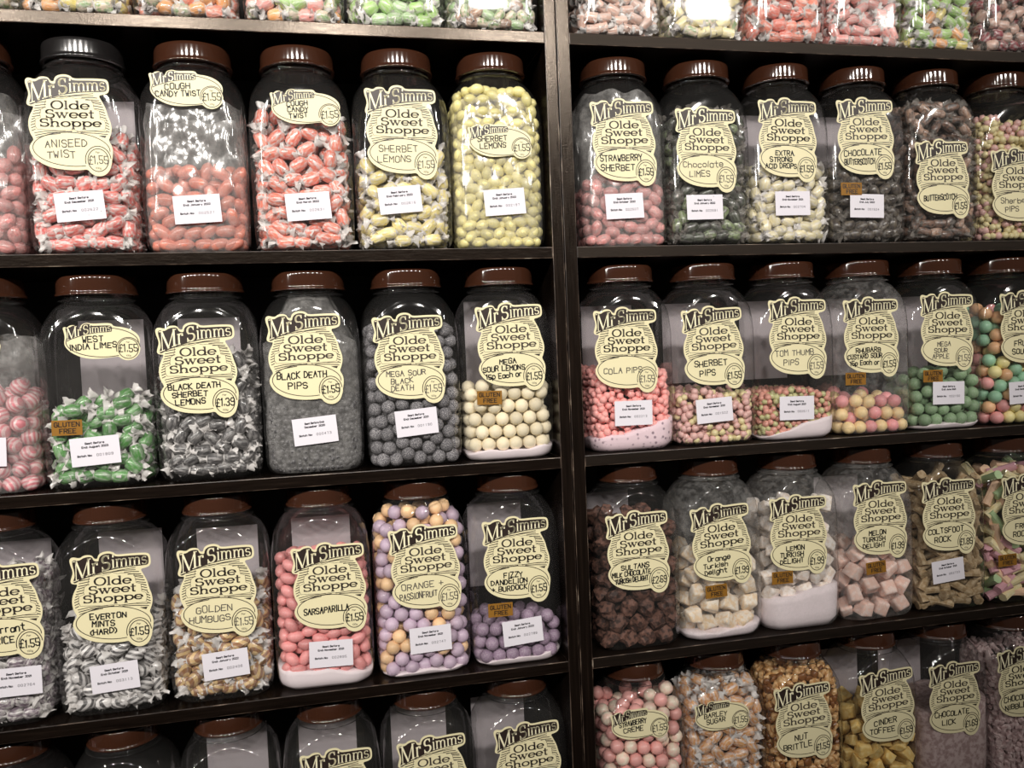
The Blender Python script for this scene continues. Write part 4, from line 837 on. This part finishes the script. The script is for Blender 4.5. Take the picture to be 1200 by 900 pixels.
jar(3, 'L1', 'jar full of lilac and orange passionfruit balls', ('passionfruit_ball', 'ball', .0098, k_('orange_ball', 'passion_ball', 'passion_ball'), None, .226, .002, '{} ball in the full orange and passionfruit jar'), st=(B, -.208, .146, ['ORANGE +', 'PASSIONFRUIT'], '\u00a31.55', 1), dt=(-.205, .051, 'November 2021', '002747'), pw=('powder', .004, .008))
jar(3, 'L0', 'nearly empty jar of purple dandelion and burdock balls beside the divider', ('dandelion_burdock_ball', 'ball', .0096, k_('purple_ball'), None, .058, .004, 'dusty purple dandelion and burdock ball'), st=(B, -.083, .146, ['FIZZY', 'DANDELION', '+ BURDOCK'], '\u00a31.55', 0), dt=(-.078, .047, 'January 2022', '002786'), gf=(-.108, .080), back=(-.010, .148), pw=('powder', .004, .013))
jar(3, 'R0', 'jar of dark brown milk chocolate turkish delight lumps', ('chocolate_turkish_delight', 'lump', .0135, k_('choc_lump'), None, .185, .001, 'rough dark brown chocolate turkish delight lump'), st=(B, .092, .140, ['SULTANS', 'MILK CHOCOLATE', 'TURKISH DELIGHT'], '\u00a32.69', 0), back=(-.02, .150))
jar(3, 'R1', 'jar of orange turkish delight cubes dusted white, over sugar', ('orange_turkish_delight', 'slab', .0150, k_('delight_white'), None, .120, .006, 'amber and white sugar-dusted orange turkish delight cube'), st=(B, .218, .140, ['Orange', 'Turkish', 'Delight'], '\u00a31.99', 0), gf=(.208, .073), pw=('powder', .008, .018), dusty=1)
jar(3, 'R2', 'jar of lemon turkish delight buried deep in icing sugar', ('lemon_turkish_delight', 'slab', .0135, k_('delight_lemon'), None, .178, .040, 'white dusted lemon turkish delight cube above deep icing sugar'), st=(B, .338, .143, ['LEMON', 'TURKISH', 'DELIGHT'], '\u00a31.99', 0), gf=(.295, .082), pw=('powder', .046, .064), dusty=1)
jar(3, 'R3', 'jar of pale pink melon turkish delight cubes', ('melon_turkish_delight', 'cube', .0150, k_('delight_pink'), None, .100, .001, 'pale pink melon turkish delight cube'), st=(B, .478, .154, ['MELON', 'TURKISH', 'DELIGHT'], '\u00a31.99', 0), gf=(.469, .082), back=(-.01, .146), dusty=1)
jar(3, 'R4', 'jar of tan coltsfoot rock sticks', ('coltsfoot_rock_stick', 'stick', .0116, k_('coltsfoot'), None, .206, .001, 'tan brown coltsfoot rock stick'), st=(B, .598, .149, ['COLTSFOOT', 'ROCK'], '\u00a31.85', 0), dt=(.597, .065, 'October 2021', '002733'))
jar(3, 'R5', 'jar of pastel fruit rock sticks in yellow, pink and green', ('fruit_rock_stick', 'stick', .0120, k_('rock_yellow', 'rock_yellow', 'rock_pink', 'rock_green', 'rock_yellow', 'rock_peach'), None, .214, .001, 'pastel {} fruit rock stick'), st=(B, .740, .145, ['FRUIT', 'ROCK'], '\u00a31.55', 0), gf=(.703, .071))
# row 4
jar(4, 'L5', 'dim unlabelled jar of reddish sweets at the outer end of the bottom row', ('rosy_lump', 'oval', .0110, k_('dark_red'), None, .20, .001, 'dark red sweet in the dim bottom corner jar'))
jar(4, 'L4', 'dim jar below the everton mints, no sticker in view', None)
jar(4, 'L3', 'jar with a grey back label below the golden humbugs', None, st=(B, -.468, .135, [], '', 0), back=(.004, .152))
jar(4, 'L2', 'empty-looking jar below the sarsaparilla, only its sticker top showing', None, st=(B, -.336, .147, [], '', 0), back=(-.004, .150))
jar(4, 'L1', 'empty-looking jar below the orange and passionfruit jar', None, st=(B, -.210, .147, [], '', 0), back=(-.004, .150))
jar(4, 'L0', 'empty-looking jar below the dandelion and burdock, beside the divider', None, st=(B, -.079, .147, [], '', 0), back=(-.016, .147))
jar(4, 'R0', 'jar of pink and cream strawberry creme balls, small oval sticker', ('strawberry_creme', 'ball', .0102, k_('creme_pink', 'creme_white'), None, .205, .001, '{} strawberry creme ball'), st=(s_, .087, .180, ['STRAWBERRY', 'CREME'], '\u00a31.55', 0))
jar(4, 'R1', 'jar of amber barley sugars in clear wrappers, small oval sticker', ('barley_sugar', 'wrap', .0105, k_('barley'), W, .218, .001, 'amber barley sugar in clear cellophane'), st=(s_, .212, .175, ['BARLEY', 'SUGAR'], '\u00a31.55', 0))
jar(4, 'R2', 'jar brimful of golden brown nut brittle pieces', ('small', 'nut_brittle_pieces', 'chunk', .0058, k_('brittle', 'brittle_d', 'brittle'), .218, .001, 'glossy golden brown nut brittle pieces'), st=(B, .341, .148, ['NUT', 'BRITTLE'], '\u00a31.55', 0))
jar(4, 'R3', 'jar of yellow cinder toffee lumps below the melon turkish delight', ('cinder_toffee', 'chunk', .0125, k_('cinder'), None, .142, .001, 'rough yellow cinder toffee lump'), st=(B, .484, .152, ['CINDER', 'TOFFEE'], '\u00a31.59', 0), back=(-.02, .150))
jar(4, 'R4', 'jar of pinkish brown chocolate lick powder', ('powder',), st=(B, .602, .148, ['CHOCOLATE', 'LICK'], '\u00a31.69', 0), back=(-.03, .150), pw=('lick', .130, .140))
jar(4, 'R5', 'jar of small mauve-brown chocolate nibbles, end of the bottom row', ('small', 'chocolate_nibbles', 'nib', .0052, k_('nibble'), .200, .001, 'small mauve-brown chocolate nibbles'), st=(B, .722, .157, ['CHOCOLATE', 'NIBBLES'], '\u00a31.55', 0))

PWN = {'powder': M['powder'], 'powder_speck': M['powder_speck'], 'lick': K['lick_powder']}
for n_j, (a, kw) in enumerate(J):
    row, col, label, sw = a; rj = random.Random(100 + n_j)
    yaw = math.radians(rj.uniform(-1.6, 1.6)); org = (xof(col), YC, row_z(row) + 0.0004)
    root = bpy.data.objects.new('sweet_jar', None); COL.objects.link(root); root.location = org; root.rotation_euler.z = yaw
    tag(root, label, 'jar', 'sweet jars on the shelves')
    rj.random()
    link('jar_body', JAR_D if kw.get('dusty') else JAR, None, root)
    ld_ = link('lid', LID_B if kw.get('lid') else LID, None, root)
    if row >= 3: ld_.scale = (0.91, 0.91, 1)
    if kw.get('lid'): ld_['label'] = 'glossy black screw lid'
    if 'st' in kw:
        t, wx, dz, lines, price, pale = kw['st']
        lim = 0.0125 if t == 'b' else 0.016
        add_sticker(root, t, max(-lim, min(lim, wx - org[0])), dz, lines, price, pale, 500 + n_j, math.radians(rj.uniform(-1.5, 1.5)))
    if 'dt' in kw:
        wx, dz, mo, ba = kw['dt']; add_date(root, max(-.028, min(.028, wx - org[0])), dz, mo, ba, math.radians(rj.uniform(-5, 2)), kw.get('two', False))
    if 'gf' in kw: add_gf(root, max(-.040, min(.040, kw['gf'][0] - org[0])), kw['gf'][1], math.radians(rj.uniform(-3, 2)))
    if 'back' in kw:
        bl = link('back_label', BACK, None, root, (kw['back'][0], B_ + 0.0006, kw['back'][1]))
    if sw and sw[0] == 'small':
        _, nm, shp, r, mats, fill, z0, lab = sw; fill_small(org, yaw, nm, shp, r, mats, fill, z0, lab)
    elif sw and len(sw) > 1:
        nm, shp, r, mats, ends, fill, z0, lab = sw
        fill_sweets(org, yaw, nm, shp, r, mats, ends, fill, z0, lab, nm.replace('_', ' ') + ' sweets in their jar', ('deeper sweets behind the ' + nm.replace('_', ' ') + ' pieces along the jar wall'), gap=0.0050 if 'bag' in kw else 0.0012)
    if 'pw' in kw:
        pk, hl, hr = kw['pw']
        powder(org, yaw, 'sugar_powder' if pk != 'lick' else 'chocolate_powder', hl, hr, PWN[pk], ('white sugar settled under the ' + (sw[0] if sw[0] != 'small' else sw[1]).replace('_', ' ') + ' pile') if pk != 'lick' else 'pinkish brown powder half filling the chocolate lick jar', 0.0016, n_j)
    if 'bag' in kw: bag(org, yaw, kw['bag'], 'crinkled clear liner bag around the ' + (sw[0] if sw[0] != 'small' else sw[1]).replace('_', ' ') + ' sweets', n_j, kw.get('gather', False))
print('SWEETS', sum(COUNT.values()), COUNT)
bpy.context.view_layer.update()
